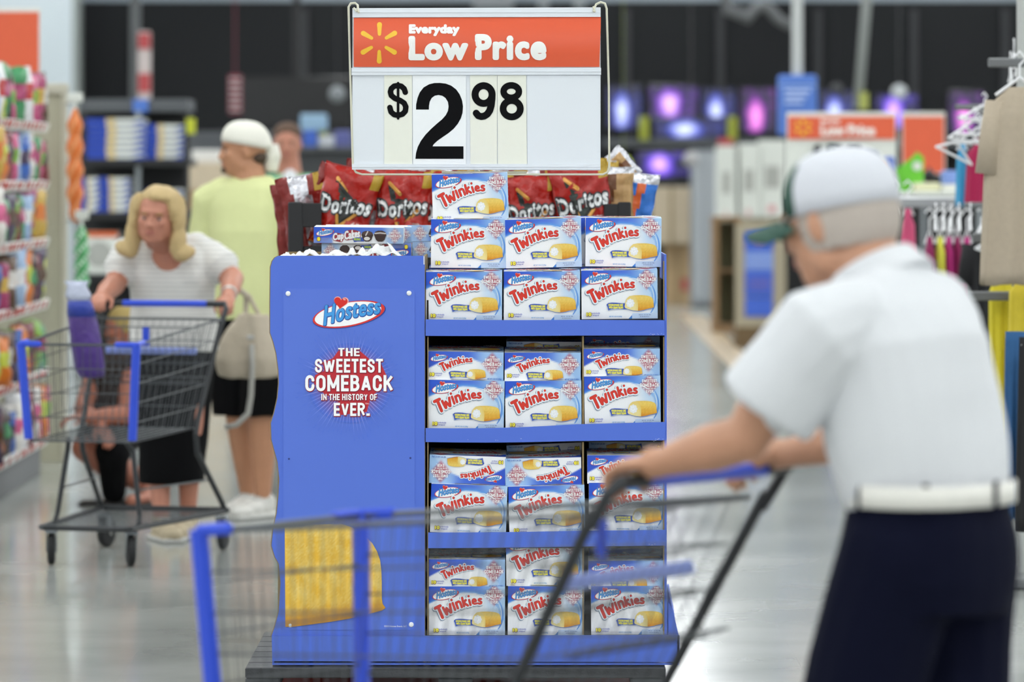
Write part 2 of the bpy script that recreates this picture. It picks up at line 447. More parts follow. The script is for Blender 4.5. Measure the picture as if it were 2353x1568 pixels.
def cut_col(x, y): return lerp(rgb('#efe0a0'), rgb('#e9c868'), sm(1300, 1010, y)*.6+sm(1330, 1425, x)*.5)
cream = [disc(1235+70*math.cos(a), 1165+72*math.sin(a), 34, 10) for a in [i*.785 for i in range(8)]] + [disc(1235, 1165, 80, 16)]
cream_s = union(cream)
cream_in = union([disc(1225+38*math.cos(a), 1160+44*math.sin(a), 20, 8) for a in [0.3, 1.5, 2.8, 4.0, 5.2]])
def cake(pr, mp):
    inv_put = lambda sh, fn: pr.L.append((sh.map(mp), [fn(x, y) for x, y in sh.v]))
    pr.put(poly([(x+6, y+14) for x, y in cake_all]).map(mp), '#6f8ac4')
    pr.L.append((cake_g.map(mp), [cake_col(x, y) for x, y in cake_g.v])); pr.L.append((cut_g.map(mp), [cut_col(x, y) for x, y in cut_g.v]))
    pr.put(cream_s.map(mp), '#edeff2'); pr.put(cream_in.map(mp), '#f8f9fb')
ribbon = poly([(655, 1190), (700, 1157), (790, 1148), (900, 1152), (1010, 1165), (1115, 1168), (1112, 1230), (1100, 1262), (1200, 1308), (1100, 1305), (980, 1296), (860, 1292), (770, 1300), (700, 1325), (688, 1260)])
rib1 = fit(text('GOLDEN SPONGE CAKE', 1), 700, -1225, 1058, -1172, 3.2).map(lambda x, y: (x, -y+8*math.sin((x-700)/150)))
rib2 = fit(text('WITH CREAMY FILLING', 1), 712, -1284, 1062, -1232, 3.2).map(lambda x, y: (x, -y+8*math.sin((x-700)/150)))
def ribbon_put(pr, mp):
    pr.put(poly([(x-4, y+12) for x, y in [(655, 1190), (800, 1150), (1100, 1170), (1100, 1300), (860, 1292), (700, 1325)]]).map(mp), '#aebbdc')
    pr.put(ribbon.map(mp), '#3c58b4'); pr.put(rib1.map(mp), '#f2ea4e'); pr.put(rib2.map(mp), '#f2ea4e')
ten = fit(text('10', 3), 168, -1458, 288, -1372, 9).map(lambda x, y: (x, -y)); ten_o = dilate(ten, 9, 6, 2, 3)
ten_w1 = fit(text('individually', 1), 300, -1418, 500, -1372, 1.5).map(lambda x, y: (x, -y)); ten_w2 = fit(text('wrapped', 1), 318, -1466, 470, -1420, 1.5).map(lambda x, y: (x, -y))
def ten_put(pr, mp):
    pr.put(ten_o.map(mp), '#6c3a4e'); pr.put(ten.map(mp), '#fbf04a'); pr.put(ten_w1.map(mp), '#8f92c8'); pr.put(ten_w2.map(mp), '#8f92c8')
net = fit(text('NET WT 13.58 OZ (385g)', 1), 720, -1492, 1028, -1455, 1.5).map(lambda x, y: (x, -y))
lot = [fit(text('08 21 13 26 44', 1), 1435, -1448, 1730, -1424, 1.2).map(lambda x, y: (x, -y)), fit(text('A 0618 04 2', 1), 1465, -1490, 1690, -1468, 1.2).map(lambda x, y: (x, -y))]
def crescent(cx, cy, r, a0, a1, wd, n=14):
    o = []; i_ = []
    for k in range(n+1):
        t = k/n; a = math.radians(a0+(a1-a0)*t); ww = wd*math.sin(math.pi*t)
        o.append((cx+r*math.cos(a), cy+r*1.1*math.sin(a))); i_.append((cx+(r-ww)*math.cos(a), cy+(r-ww)*1.1*math.sin(a)))
    return o+i_[::-1][1:-1]
arcs = [(poly(crescent(1430, 1060, 440, -50, 62, 46)), '#6b9fe4'), (poly(crescent(1430, 1070, 360, -48, 30, 30)), '#9dc1ee'),
        (poly(crescent(1420, 1060, 400, -42, 42, 14)), '#eaf3fc'), (poly(crescent(1250, 1260, 620, -88, -48, 26)), '#eef6fd')]
corner = poly([(1190, 1530), (1300, 1420), (1480, 1352), (1620, 1330), (1800, 1275), (1900, 1240), (1900, 1400), (1310, 1402), (1275, 1440), (1275, 1530)])
strip = poly([(1275, 1530), (1275, 1412), (1310, 1402), (1900, 1394), (1900, 1530)])
KU = [0, .15, .3, .45, .6, .75, .9, 1.0]; KV = [.36, .25, .165, .125, .135, .21, .42, .75]
def art_bg(u, v, glow=True):
    c = float(np.interp(u, KU, KV)); d = c - v
    white = rgb('#f6f7fa'); pale = rgb('#bdd8f4')
    lo = lerp(white, pale, sm(.62, .9, u)*sm(.95, .35, v)); lo = lerp(lo, rgb('#a9cdf2'), sm(.86, 1.0, u)*.8)
    hi = lerp(rgb('#2c57cf'), rgb('#5277dc'), u/.5); hi = lerp(hi, rgb('#8fbcee'), sm(.52, .85, u)); hi = lerp(hi, rgb('#b4d4f4'), sm(.8, 1, u))
    hi = lerp(hi, rgb('#5ea5ea'), sm(.1, .0, d)*.75)
    col = lerp(lo, hi, sm(-.015, .02, d))
    if glow:
        g = max(0, 1-(abs(u-.857)/.15+abs(v-.18)/.25)); col = lerp(col, rgb('#c24352'), min(.82, g*2.0))
    return col
def big_art():
    pr = Print()
    mp = box_map(50, 400, 1900, 1530, -W_/2, H_/2, W_/2, -H_/2)
    g = grid(50, 400, 1900, 1530, 64, 40); pr.L.append((g.map(mp), [art_bg((x-50)/1850, (y-400)/1130) for x, y in g.v]))
    for s, c in arcs: pr.put(s.map(mp), c)
    pr.put(corner.map(mp), '#4a8ad8'); pr.put(strip.map(mp), '#c6daf3')
    logo(pr, mp)
    pr.put(word_sh.map(mp), '#76879f'); pr.put(word_out.map(mp), '#eef5fb'); pr.put(word_mid.map(mp), '#8f2a2e'); pr.put(word_red.map(mp), '#dc3b2f')
    logo_front = None
    ribbon_put(pr, mp); cake(pr, mp); ten_put(pr, mp)
    pr.put(net.map(mp), '#8bb6e2')
    for l in lot: pr.put(l.map(mp), '#6f7fa8')
    ms = box_map(0, 0, 1000, 785, *mp(1402, 418), *mp(1868, 795))
    slogan(pr, ms)
    return pr
def small_art():
    """the narrow side of the pack, same elements laid out wider"""
    pr = Print()
    mp = box_map(60, 250, 1360, 710, -W_/2, D_/2, W_/2, -D_/2)
    g = grid(60, 250, 1360, 710, 56, 22); KUs = (np.array(KV))
    def col(u, v):
        c = lerp(rgb('#f7f8fb'), rgb('#b9d4f2'), sm(.6, .95, u))
        cv = float(np.interp(u, [0, .12, .25, .45, .6, .75, .9, 1], [.62, .45, .3, .2, .26, .42, .8, 1.2]))
        hi = lerp(rgb('#3557cb'), rgb('#4a6fda'), u/.5); hi = lerp(hi, rgb('#a2c6ef'), sm(.5, .8, u))
        c = lerp(c, hi, sm(-.03, .04, cv-v))
        gl = max(0, 1-(abs(u-.85)/.15+abs(v-.41)/.46)); return lerp(c, rgb('#c24352'), min(.82, gl*2.0))
    pr.L.append((g.map(mp), [col((x-60)/1300, (y-250)/460) for x, y in g.v]))
    def sub(s0, d0):  # source box in big-art units -> target box in small-art pixels
        return box_map(*s0, *mp(d0[0], d0[1]), *mp(d0[2], d0[3]))
    lg = sub((130, 415, 785, 720), (110, 282, 412, 412)); logo(pr, lg)
    wm = sub((170, 600, 1350, 1145), (252, 322, 830, 562))
    pr.put(word_sh.map(wm), '#76879f'); pr.put(word_out.map(wm), '#eef5fb'); pr.put(word_mid.map(wm), '#8f2a2e'); pr.put(word_red.map(wm), '#dc3b2f')
    ribbon_put(pr, sub((655, 1148, 1100, 1325), (425, 560, 735, 680))); cake(pr, sub((1095, 980, 1808, 1346), (728, 528, 1060, 692)))
    ten_put(pr, sub((168, 1372, 500, 1466), (105, 592, 318, 655)))
    pr.put(net.map(sub((720, 1455, 1028, 1492), (1085, 668, 1325, 702))), '#5f86c8')
    slogan(pr, box_map(0, 0, 1000, 785, *mp(1005, 308), *mp(1330, 570)))
    return pr
# allow pre-computed colour lists in Print layers
def _mesh(s, name, material, M=None, surf=None, z0=0.0003):
    V = []; Fs = []; C = []; z = z0
    for sh, col in s.L:
        o = len(V)
        for x, y in sh.v:
            p = surf(x, y, z) if surf else Vector((x, -z, y))
            V.append(tuple(M @ Vector(p)) if M is not None else tuple(p))
        if isinstance(col, list): cv = [(*srgb(c), 1) for c in col]; flat = None
        elif callable(col): cv = [(*srgb(col(x, y)), 1) for x, y in sh.v]; flat = None
        else: flat = (*srgb(col), 1)
        for f in sh.f:
            a = sum(sh.v[f[i]][0]*sh.v[f[(i+1) % len(f)]][1]-sh.v[f[(i+1) % len(f)]][0]*sh.v[f[i]][1] for i in range(len(f)))
            g = f if a > 0 else f[::-1]
            Fs.append(tuple(i+o for i in g)); C.extend([flat]*len(g) if flat else [cv[i] for i in g])
        z += s.step
    me = bpy.data.meshes.new(name); me.from_pydata(V, [], Fs); me.materials.append(material)
    at = me.color_attributes.new('ink', 'FLOAT_COLOR', 'CORNER')
    at.data.foreach_set('color', np.array(C, 'f').ravel()); me.update(); return me
Print.mesh = _mesh
BIG = big_art(); SMALL = small_art()
# ================================================================ the store
def floor_mat():
    m = bpy.data.materials.new('polished_vinyl'); m.use_nodes = True; nt = m.node_tree; N = nt.nodes; L = nt.links
    b = N['Principled BSDF']; tc = N.new('ShaderNodeTexCoord')
    nz = N.new('ShaderNodeTexNoise'); nz.inputs['Scale'].default_value = 1.6; nz.inputs['Detail'].default_value = 6; L.new(tc.outputs['Object'], nz.inputs['Vector'])
    cr = N.new('ShaderNodeValToRGB'); L.new(nz.outputs['Fac'], cr.inputs[0])
    cr.color_ramp.elements[0].color = (*srgb('#999c97'), 1); cr.color_ramp.elements[0].position = .3
    cr.color_ramp.elements[1].color = (*srgb('#b0b2ad'), 1); cr.color_ramp.elements[1].position = .7
    br = N.new('ShaderNodeTexBrick'); br.offset = 0; br.inputs['Scale'].default_value = 1.0; br.inputs['Brick Width'].default_value = .305; br.inputs['Row Height'].default_value = .305
    br.inputs['Mortar Size'].default_value = .0006; br.inputs['Color1'].default_value = (1, 1, 1, 1); br.inputs['Color2'].default_value = (.97, .97, .97, 1); br.inputs['Mortar'].default_value = (.93, .93, .93, 1)
    L.new(tc.outputs['Object'], br.inputs['Vector'])
    mx = N.new('ShaderNodeMix'); mx.data_type = 'RGBA'; mx.blend_type = 'MULTIPLY'; mx.inputs[0].default_value = 1
    L.new(cr.outputs[0], mx.inputs[6]); L.new(br.outputs[0], mx.inputs[7]); L.new(mx.outputs[2], b.inputs['Base Color'])
    n2 = N.new('ShaderNodeTexNoise'); n2.inputs['Scale'].default_value = .9; L.new(tc.outputs['Object'], n2.inputs['Vector'])
    mr = N.new('ShaderNodeMapRange'); mr.inputs[3].default_value = .10; mr.inputs[4].default_value = .2; L.new(n2.outputs['Fac'], mr.inputs[0]); L.new(mr.outputs[0], b.inputs['Roughness'])
    b.inputs['Specular IOR Level'].default_value = .55
    return m
def struct(name, mb, m, **k):
    o = mb.obj(name, m, **k); o['kind'] = 'structure'; return o
struct('floor', MB().box((0, 28, -.05), (44, 76, .1)), floor_mat())
CEIL = 5.6
struct('ceiling', MB().box((0, 28, CEIL+.05), (44, 76, .1)), mat('ceiling_white', '#dfe3e4', .8))
bw = struct('wall_back', MB().box((3.05, 60.1, 1.97), (38, .2, 3.94)), mat('charcoal_wall', '#242527', .8, spec=.25, bump=.1))
bw2 = struct('wall_back_upper', MB().box((0, 60.45, 2.9), (44, .4, 5.6)), mat('upper_wall', '#a9b5bd', .8))
for i, px in enumerate((310, 700, 1130, 1440, 1655, 1880, 2100, 2310)):
    t = MB().box((PX(px, 60), 59.97, 1.93), (.1, .06, 3.8)).obj('panel', mat('charcoal_rail', '#333437', .6), bw)
struct('wall_left', MB().box((PX(168, 58)-7, 58.2, 2.7), (14, .4, 5.5)), mat('pale_wall', '#c9d3d8', .8))
struct('trim_1', MB().box((PX(174, 58), 58.2, 2.7), (.09, .42, 5.5), bev=.01), mat('corner_strip', '#8e9491', .5))
# ceiling lights: rows of long fluorescent fixtures
lamp = mat('lamp_diffuser', '#ffffff', .5, emit='#fbfeff', estr=16.0); lampf = mat('lamp_housing', '#dcdfe0', .5)
first = None
ORD = ('first', 'second', 'third', 'fourth', 'fifth', 'sixth', 'seventh', 'eighth', 'ninth')
for ix, x in enumerate((-14, -10, -6, -2, 2, 6, 10, 14)):
    for iy, y in enumerate((-4, 3.5, 11, 18.5, 26, 33.5, 41, 48.5, 56)):
        if first is None:
            r = empty('ceiling_light', (x, y, CEIL-.02), 0, 'long white fluorescent ceiling light above the sales floor', 'light', 'fluorescent ceiling lights')
            MB().box((0, 0, -.04), (.34, 6.6, .08), bev=.01).obj('housing', lampf, r); MB().box((0, 0, -.09), (.28, 6.5, .02)).obj('diffuser', lamp, r); first = r
        else:
            c = copy_tree(first); c.location = (x, y, CEIL-.02)
        (first if ix == iy == 0 else c)['label'] = 'long white fluorescent ceiling light, %s row from the left, %s from the front' % (ORD[ix], ORD[iy])
# ================================================================ the snack display
Y0 = 12.65
blue = mat('blue_card', '#5372d4', .42, spec=.35, var=.03, scale=6)
kraft = mat('kraft_card', '#9a8560', .8, var=.12, scale=60)
inner = mat('shade_dark_card', '#17130f', .9)  # shade inside the shelf openings, painted into the card colour
def trayZ(px, py): return (PX(px, Y0), PZ(py, Y0))
# black pallet
pal = empty('pallet', (PX(1046, 12.6), 13.1, 0), 0, 'black plastic pallet with red runners under the blue snack display', 'pallet')
pw = .485*2*PX(1530, 12.6)/PX(1530, 12.6)
px0, px1 = PX(563, 12.6)-pal.location.x, PX(1530, 12.6)-pal.location.x
pb = mat('black_plastic', '#2e3033', .5, bump=.25, bscale=90, var=.2, scale=12)
nb = 7
for i in range(nb):
    yy = -.5+1.0*(i+.5)/nb
    MB().box(((px0+px1)/2, yy, .114), (px1-px0, 1.0/nb-.008, .03), bev=.003).obj('deck_board', pb, pal)
for x in (px0+.05, (px0+px1)/2, px1-.05):
    MB().box((x, 0, .084), (.1, .98, .03), bev=.004).obj('stringer', pb, pal)
rr = mat('red_plastic', '#a8352c', .5)
for y in (-.42, 0, .42):
    MB().box(((px0+px1)/2, y, .046), (px1-px0-.06, .12, .045), bev=.004).obj('runner', rr, pal)
for x in (px0+.07, (px0+px1)/2, px1-.07):
    for y in (-.42, 0, .42): MB().box((x, y, .0115), (.11, .1, .023), bev=.003).obj('foot', pb, pal)

dis = empty('snack_display', (PX(1090, Y0), Y0, .13), 0, 'large blue cardboard snack display with three shelf lips and wavy-edged side bin', 'display')
ox, oy, oz = dis.location
def L3(px, py, Y=Y0): p = P(px, py, Y); return Vector((p.x-ox, Y-oy, p.z-oz))
def poly_px(pts): return [(PX(a, Y0)-ox, PZ(b, Y0)-oz) for a, b in pts]
# base tray: front lip, side lips that rise at the rear
tb = MB(); tb.prism(poly_px([(625, 1462), (1561, 1459), (1562, 1521), (626, 1519)]), -.012, -.004); tb.obj('base_tray', blue, dis)
sd = MB(); x1 = L3(1560, 0).x; zt = L3(0, 1460).z
sd.add([(x1, -.012, .012), (x1, .82, .012), (x1, .82, .16), (x1, .45, .13), (x1, .2, zt), (x1, -.012, zt)] + [(x1-.005, -.012, .012), (x1-.005, .82, .012), (x1-.005, .82, .16), (x1-.005, .45, .13), (x1-.005, .2, zt), (x1-.005, -.012, zt)],
       [(0, 1, 2, 3, 4, 5), (11, 10, 9, 8, 7, 6)] + [(i, i+6, (i+1) % 6+6, (i+1) % 6) for i in range(6)])
x0 = L3(626, 0).x; sd.box((x0+.003, .4, .05), (.005, .82, .08)); sd.box(((x0+x1)/2, .815, .08), (x1-x0, .005, .14)); sd.box(((x0+x1)/2, .4, .006), (x1-x0, .82, .006))
sd.obj('tray_side', blue, dis)
wing = MB(); wing.prism(poly_px([(1536, 1462), (1536, 1385), (1545, 1400), (1551, 1425), (1560, 1462)]), .002, .008); wing.obj('tray_wing', blue, dis)
# side bin with wavy outline
left = [(640, 588), (632, 592), (626, 600), (622, 614), (621, 700), (621, 765), (628, 785), (635, 812), (640, 850), (641, 880), (638, 915), (630, 950), (623, 972), (624, 1010), (632, 1040), (638, 1062), (642, 1100), (640, 1140), (636, 1180), (628, 1215), (624, 1254), (632, 1280), (641, 1296), (645, 1340), (641, 1405), (632, 1440), (624, 1462)]
front = left + [(976, 1462), (976, 590), (972, 588)]
bin_ = MB(); bin_.prism(poly_px(front), -.003, .001); bp = bin_.obj('side_panel', blue, dis)
kb = MB(); kb.prism([(x-.003 if i < len(left) else x, z) for i, (x, z) in enumerate(poly_px(front))], .001, .004); kb.obj('panel_backing', kraft, dis)
xa, xb = L3(640, 0).x, L3(974, 0).x; zt = L3(0, 589).z
bi = MB(); bi.box((xa, .2, (zt-.02)/2+.01), (.005, .38, zt-.03)); bi.box(((xa+xb)/2, .39, zt/2+.005), (xb-xa, .005, zt+.002)); bi.box((xb+.001, .195, zt/2), (.006, .38, zt)); bi.box(((xa+xb)/2, .2, zt-.16), (xb-xa-.012, .37, .005))
bi.obj('bin_wall', kraft, dis)
# white scuffed corner
MB().box((xb+.0005, -.0035, zt-.012), (.003, .0015, .024)).obj('worn_edge', mat('worn_white', '#dfe2ea', .7), dis)
# shelf unit
xl, xr = L3(977, 0).x+.002, L3(1532, 0).x
zt2 = L3(0, 585).z
su = MB(); su.prism([(xr, .09), (xr, L3(0, 735).z), (xr-.001, zt2), (xr-.006, zt2), (xr-.0065, .09)], 0, .42); su.obj('outer_wall', blue, dis)
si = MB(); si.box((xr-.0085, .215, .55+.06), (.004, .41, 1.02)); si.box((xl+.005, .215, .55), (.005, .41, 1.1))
si.box(((xl+xr)/2, .43, .53), (xr-xl, .01, 1.05)); si.obj('inner_wall', inner, dis)  # inner faces and back, in the colour that carries the shade
for xx, a, b in ((xl+.006, 775, 1460), (xr-.0085, 775, 1460), (xr-.0085, 600, 735)):
    z0_, z1_ = L3(0, b).z, L3(0, a).z
    MB().box((xx, .002, (z0_+z1_)/2), (.0028, .004, z1_-z0_)).obj('raw_edge', kraft, dis)
for a, b in ((773, 983), (1017, 1222), (1258, 1460)):
    z0_, z1_ = L3(0, b).z, L3(0, a).z; xd = L3(1340, 0).x
    dv = MB(); dv.box((xd, .21, (z0_+z1_)/2), (.0045, .40, z1_-z0_)); dv.obj('divider', kraft, dis)
TILT = math.radians(4.5)
LIPS = [(978, 734, 1527, 736, 772, 771), (978, 984, 1529, 970, 1016, 1012), (984, 1224, 1531, 1218, 1260, 1254)]
for i, (a, ya, b, yb, yc, yd) in enumerate(LIPS):
    lp = MB(); n = 8; top = []; bot = []
    for k in range(n+1):
        t = k/n; sag = 4*math.sin(math.pi*min(1, t*1.6))*(1 if i == 1 else .3)
        top.append((a+(b-a)*t, ya+(yb-ya)*t+sag)); bot.append((a+(b-a)*t, yc+(yd-yc)*t+sag*.6))
    lp.prism(poly_px(top+bot[::-1]), -.006, -.001); lp.obj('shelf_lip', blue, dis)
    zb = L3(0, yc).z+.004
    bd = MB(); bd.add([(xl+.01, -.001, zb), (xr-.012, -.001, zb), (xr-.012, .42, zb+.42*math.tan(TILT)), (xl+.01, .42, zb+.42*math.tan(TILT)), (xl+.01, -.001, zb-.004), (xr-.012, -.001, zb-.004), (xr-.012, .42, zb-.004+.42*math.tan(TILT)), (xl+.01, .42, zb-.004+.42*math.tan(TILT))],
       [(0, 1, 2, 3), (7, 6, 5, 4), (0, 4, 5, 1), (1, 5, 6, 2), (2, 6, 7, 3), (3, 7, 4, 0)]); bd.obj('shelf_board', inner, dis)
# scuffs on the lips
sc_ = MB()
for q in range(26):
    yy = random.choice((769, 768, 1010, 1012, 1252)); xx = random.uniform(1490, 1526) if random.random() < .7 else random.uniform(1000, 1500)
    p = L3(xx, yy+random.uniform(-2, 2)); sc_.box((p.x, -.0062, p.z), (random.uniform(.001, .005), .0004, .0008))
sc_.obj('scuff', mat('worn_white', '#dfe2ea'), dis)['kind'] = 'stuff'

# ---------------- poster on the side bin
def to_l(px, py): return (PX(px, Y0-.004)-ox, PZ(py, Y0-.004)-oz)
pos = empty('poster', (ox, oy-.0032, oz), 0, 'blue advertising poster riveted to the side bin of the snack display', 'poster')
def rrect(x0, y0, x1, y1, r, n=5):
    o = []
    for cx, cy, a in ((x1-r, y0+r, -90), (x1-r, y1-r, 0), (x0+r, y1-r, 90), (x0+r, y0+r, 180)):
        o += [(cx+r*math.cos(math.radians(a+90*i/n)), cy+r*math.sin(math.radians(a+90*i/n))) for i in range(n+1)]
    return o
sheet = MB(); sheet.prism([to_l(a, b) for a, b in rrect(651, 664, 953, 1448, 10)], -.0012, 0, M=None)
sheet.obj('sheet', mat('poster_blue', '#5474d6', .3, spec=.45, var=.02, scale=3, coat=.2), pos)
pp = Print(.0001)
def zp(cx, cy, k, ox_, oy_):  # affine from zoom pixels
    return lambda x, y: to_l(cx+(x-ox_)/k, cy+(y-oy_)/k)
z6 = lambda x, y: to_l(610+x/4.126, 620+y/4.126)
# sun burst behind the slogan
cxb, cyb = 800, 1075
rnd = random.Random(3)
def burst_col(x, y): return None
rays = []; rcol = []
for i in range(72):
    a = 2*math.pi*i/72+rnd.uniform(-.01, .01); r1 = 470+rnd.uniform(-50, 60); hw = .019
    n = 6
    V = []; C = []
    for k in range(n+1):
        t = k/n; r = 150+(r1-150)*t
        for sg in (-1, 1): V.append((cxb+r*math.cos(a+sg*hw*(1-t*.8)), cyb+r*1.06*math.sin(a+sg*hw*(1-t*.8)))); C.append(lerp(lerp(rgb('#c25a78') if i % 2 else rgb('#b9a0d8'), rgb('#93a0ea'), min(1, t*1.6)), rgb('#5474d6'), max(0, t*1.5-.5)))
    pp.L.append((Shape([z6(x, y) for x, y in V], [(2*k, 2*k+1, 2*k+3, 2*k+2) for k in range(n)]), C))
pp.step = 0
g = []; gc = []
N_ = 36
for j in range(9):
    for i in range(N_):
        a = 2*math.pi*i/N_; r = 400*(j/8); g.append((cxb+r*math.cos(a), cyb+r*.95*math.sin(a)))
        gc.append(lerp(rgb('#d23a3c'), rgb('#5474d6'), (j/8)**.8))
glow = (Shape([z6(x, y) for x, y in g], [(j*N_+i, j*N_+(i+1) % N_, (j+1)*N_+(i+1) % N_, (j+1)*N_+i) for j in range(8) for i in range(N_)]), gc)
rays_l = pp.L; pp = Print(.00012); pp.L.append(glow); pp.L.append((Shape([(0, 0), (.0001, 0), (0, .0001)], [(0, 1, 2)]), '#5474d6')); pp.L.append(pp.L[-1])
pr2 = Print(0.0); pr2.L = rays_l
link('sunburst', pr2.mesh('sunburst', INKM, M=Matrix.Translation((0, -.00125, 0)), z0=.0011), pos)
dia = poly([(690, 770), (895, 770), (1000, 860), (1100, 900), (1150, 1010), (1120, 1120), (1000, 1200), (985, 1260), (960, 1350), (700, 1380), (690, 1240), (560, 1180), (460, 1080), (470, 1000), (560, 960), (540, 880), (640, 840)])
pp.step = .0001; pp.put(dia.map(z6), '#c63b43')
logo_mp = box_map(130, 412, 785, 712, *z6(443, 240), *z6(1143, 548))
logo(pp, logo_mp)
S6 = box_map(0, 0, 1000, 785, *z6(378, 742), *z6(1210, 1388))
slogan(pp, S6, small=False)
tm = fit(text('TM', 2), 945, -1278, 978, -1264, 1).map(lambda x, y: (x, -y)); pp.put(tm.map(z6), '#e9b8bd')
z7 = lambda x, y: to_l(610+x/3.015, 960+y/3.015)
loaf = [(134, 742), (330, 742), (520, 735), (600, 760), (690, 820), (740, 870), (775, 930), (795, 990), (803, 1060), (806, 1150), (806, 1250), (812, 1290), (832, 1318), (810, 1335), (700, 1365), (580, 1393), (450, 1415), (300, 1435), (200, 1448), (138, 1450)]
lg_ = grid_in(loaf, 60, 60)
def loaf_col(x, y):
    n = mnoise.noise(Vector((x*.11, y*.085, 3))); n2 = mnoise.noise(Vector((x*.016, y*.012, 9)))
    c = lerp(rgb('#e8b945'), rgb('#f6df90'), .3+.5*n+.5*n2); c = lerp(c, rgb('#c48a30'), sm(1300, 1440, y+(x-138)*.12)*.9)
    c = lerp(c, rgb('#edcf74'), sm(870, 745, y)*.5)
    return c
pp.L.append((lg_.map(z7), [loaf_col(x, y) for x, y in lg_.v]))
cp = fit(text('©2013 Hostess Brands, LLC', 2), 822, -1454, 978, -1438, .4).map(lambda x, y: (x, -y)); pp.put(cp.map(z7), '#c8d0ee')
link('artwork', pp.mesh('artwork', INKM, M=Matrix.Translation((0, -.00125, 0)), z0=.0010), pos)
for a, b in ((664, 1055), (943, 1053)):
    x, z = to_l(a, b); MB().lathe([(.0001, 0), (.003, .0002), (.003, .0006), (.0001, .0008)], 10, Matrix.Translation((x, -.0014, z)) @ Matrix.Rotation(math.pi/2, 4, 'X')).obj('rivet_hole', mat('hole_dark', '#2c3c86', .6), pos)
riv = MB().lathe([(.0001, 0), (.0068, .0002), (.0074, .0012), (.006, .0028), (.003, .0036), (.0001, .0038)], 18).mesh('rivet', mat('white_plastic', '#eceef0', .35), True)
for a, b in ((662, 675), (940, 674), (667, 1437), (945, 1436)):
    x, z = to_l(a, b); link('rivet', riv, pos, (x, -.0013, z), (math.pi/2, 0, 0))

# ---------------- snack cartons
card = mat('white_card', '#eef0f3', .5, var=.02)
def carton_mesh():
    m = MB(); m.box((0, 0, 0), (W_, D_, H_), bev=.0012); me = m.mesh('carton', card); return me
CART = carton_mesh()
# print placement: map local (x,y_up,normal) to faces
bigM = BIG.mesh('front_print', INK); smallM = SMALL.mesh('side_print', INK)
def seam_mesh():
    m = MB()
    for sx in (-1, 1):
        m.box((sx*(W_/2+.0003), 0, 0), (.0006, D_*.96, .0012)); m.box((sx*(W_/2+.0003), 0, H_*.2), (.0006, D_*.9, .0008))
    return m.mesh('flap_seam', mat('seam_grey', '#aeb4bf', .7))
SEAM = seam_mesh()
HP = math.pi/2
def make_carton(kind):
    """kind: upright, flat (narrow side forward), turned (narrow side forward, upside down)"""
    r = bpy.data.objects.new('snack_carton', None); COL.objects.link(r); r.empty_display_size = .02
    if kind == 'upright':
        link('body', CART, r); link('front_print', bigM, r, (0, -D_/2, 0)); link('side_print', smallM, r, (0, 0, H_/2), (-HP, 0, 0)); link('flap_seam', SEAM, r)
    else:
        link('body', CART, r, None, (HP, 0, 0)); link('flap_seam', SEAM, r, None, (HP, 0, 0))
        f = link('front_print', smallM, r, (0, -H_/2, 0)); t = link('top_print', bigM, r, (0, 0, D_/2), (-HP, 0, 0))
        if kind == 'turned': f.rotation_euler = (0, math.pi, 0); t.rotation_euler = (-HP, 0, math.pi)
    return r
PROTO = {}
def carton(kind, px, pbot, roll, label, dY=0.0, Yf=12.665, yaw=0.0, pitch=TILT, dz=0, group='cartons of sponge cakes on the snack display'):
    """place by the pixel of the front face's bottom centre"""
    if kind not in PROTO: r = PROTO[kind] = make_carton(kind)
    else: r = copy_tree(PROTO[kind])
    h, d = (H_, D_) if kind == 'upright' else (D_, H_)
    Yp = Yf+dY; b = P(px, pbot, Yp)
    R = Matrix.Rotation(yaw, 4, 'Z') @ Matrix.Rotation(pitch, 4, 'X') @ Matrix.Rotation(roll, 4, 'Y')
    off = R @ Vector((0, -d/2, -h/2))
    loc = b - off + Vector((0, 0, dz)); r.matrix_world = Matrix.Translation(loc) @ R
    tag(r, label, 'box', group); return r
d2 = math.radians
CARDS = []
def C_(*a, **k): CARDS.append(carton(*a, **k))
C_('upright', 1082, 511, -d2(1.6), 'cake carton alone at the very top of the stack', dY=.06, pitch=d2(2))
C_('upright', 1077, 616, d2(.4), 'cake carton directly under the topmost one', dY=.055, pitch=d2(3))
C_('upright', 1250, 615, -d2(1.3), 'cake carton in the middle of the second tier', dY=.05, pitch=d2(4))
C_('upright', 1432, 613, d2(.5), 'cake carton at the right end of the second tier', dY=.055, pitch=d2(3))
C_('upright', 1421, 612, d2(.2), 'cake carton hidden behind the right one of the second tier', dY=.145, pitch=d2(3))
C_('upright', 1066, 737, d2(.2), 'cake carton at the left above the top blue shelf lip')
C_('upright', 1245, 736, d2(.2), 'cake carton in the middle above the top blue shelf lip')
C_('upright', 1424, 733, -d2(.6), 'cake carton at the right above the top blue shelf lip')
C_('upright', 1072, 727, d2(.5), 'cake carton second in line, behind the left one on the top shelf', dY=.09, pitch=d2(4.5))
C_('upright', 1247, 726, -d2(.2), 'cake carton second in line, behind the middle one on the top shelf', dY=.09)
C_('upright', 1421, 724, d2(.2), 'cake carton second in line, behind the right one on the top shelf', dY=.09)
C_('upright', 1070, 986, d2(1.1), 'upright cake carton at the left of the second shelf down')
C_('upright', 1249, 987, -d2(.5), 'upright cake carton in the middle of the second shelf down')
C_('upright', 1431, 976, -d2(.8), 'upright cake carton at the right of the second shelf down')
C_('flat', 1069, 874, d2(.9), 'cake carton lying flat on the left upright one of the second shelf')
C_('flat', 1247, 876, d2(0), 'cake carton lying flat on the middle upright one of the second shelf')
C_('flat', 1429, 867, -d2(.3), 'cake carton lying flat on the right upright one of the second shelf')
C_('turned', 1250, 850, d2(.3), 'cake carton lying upside down behind the middle flat one of the second shelf', dY=.16)
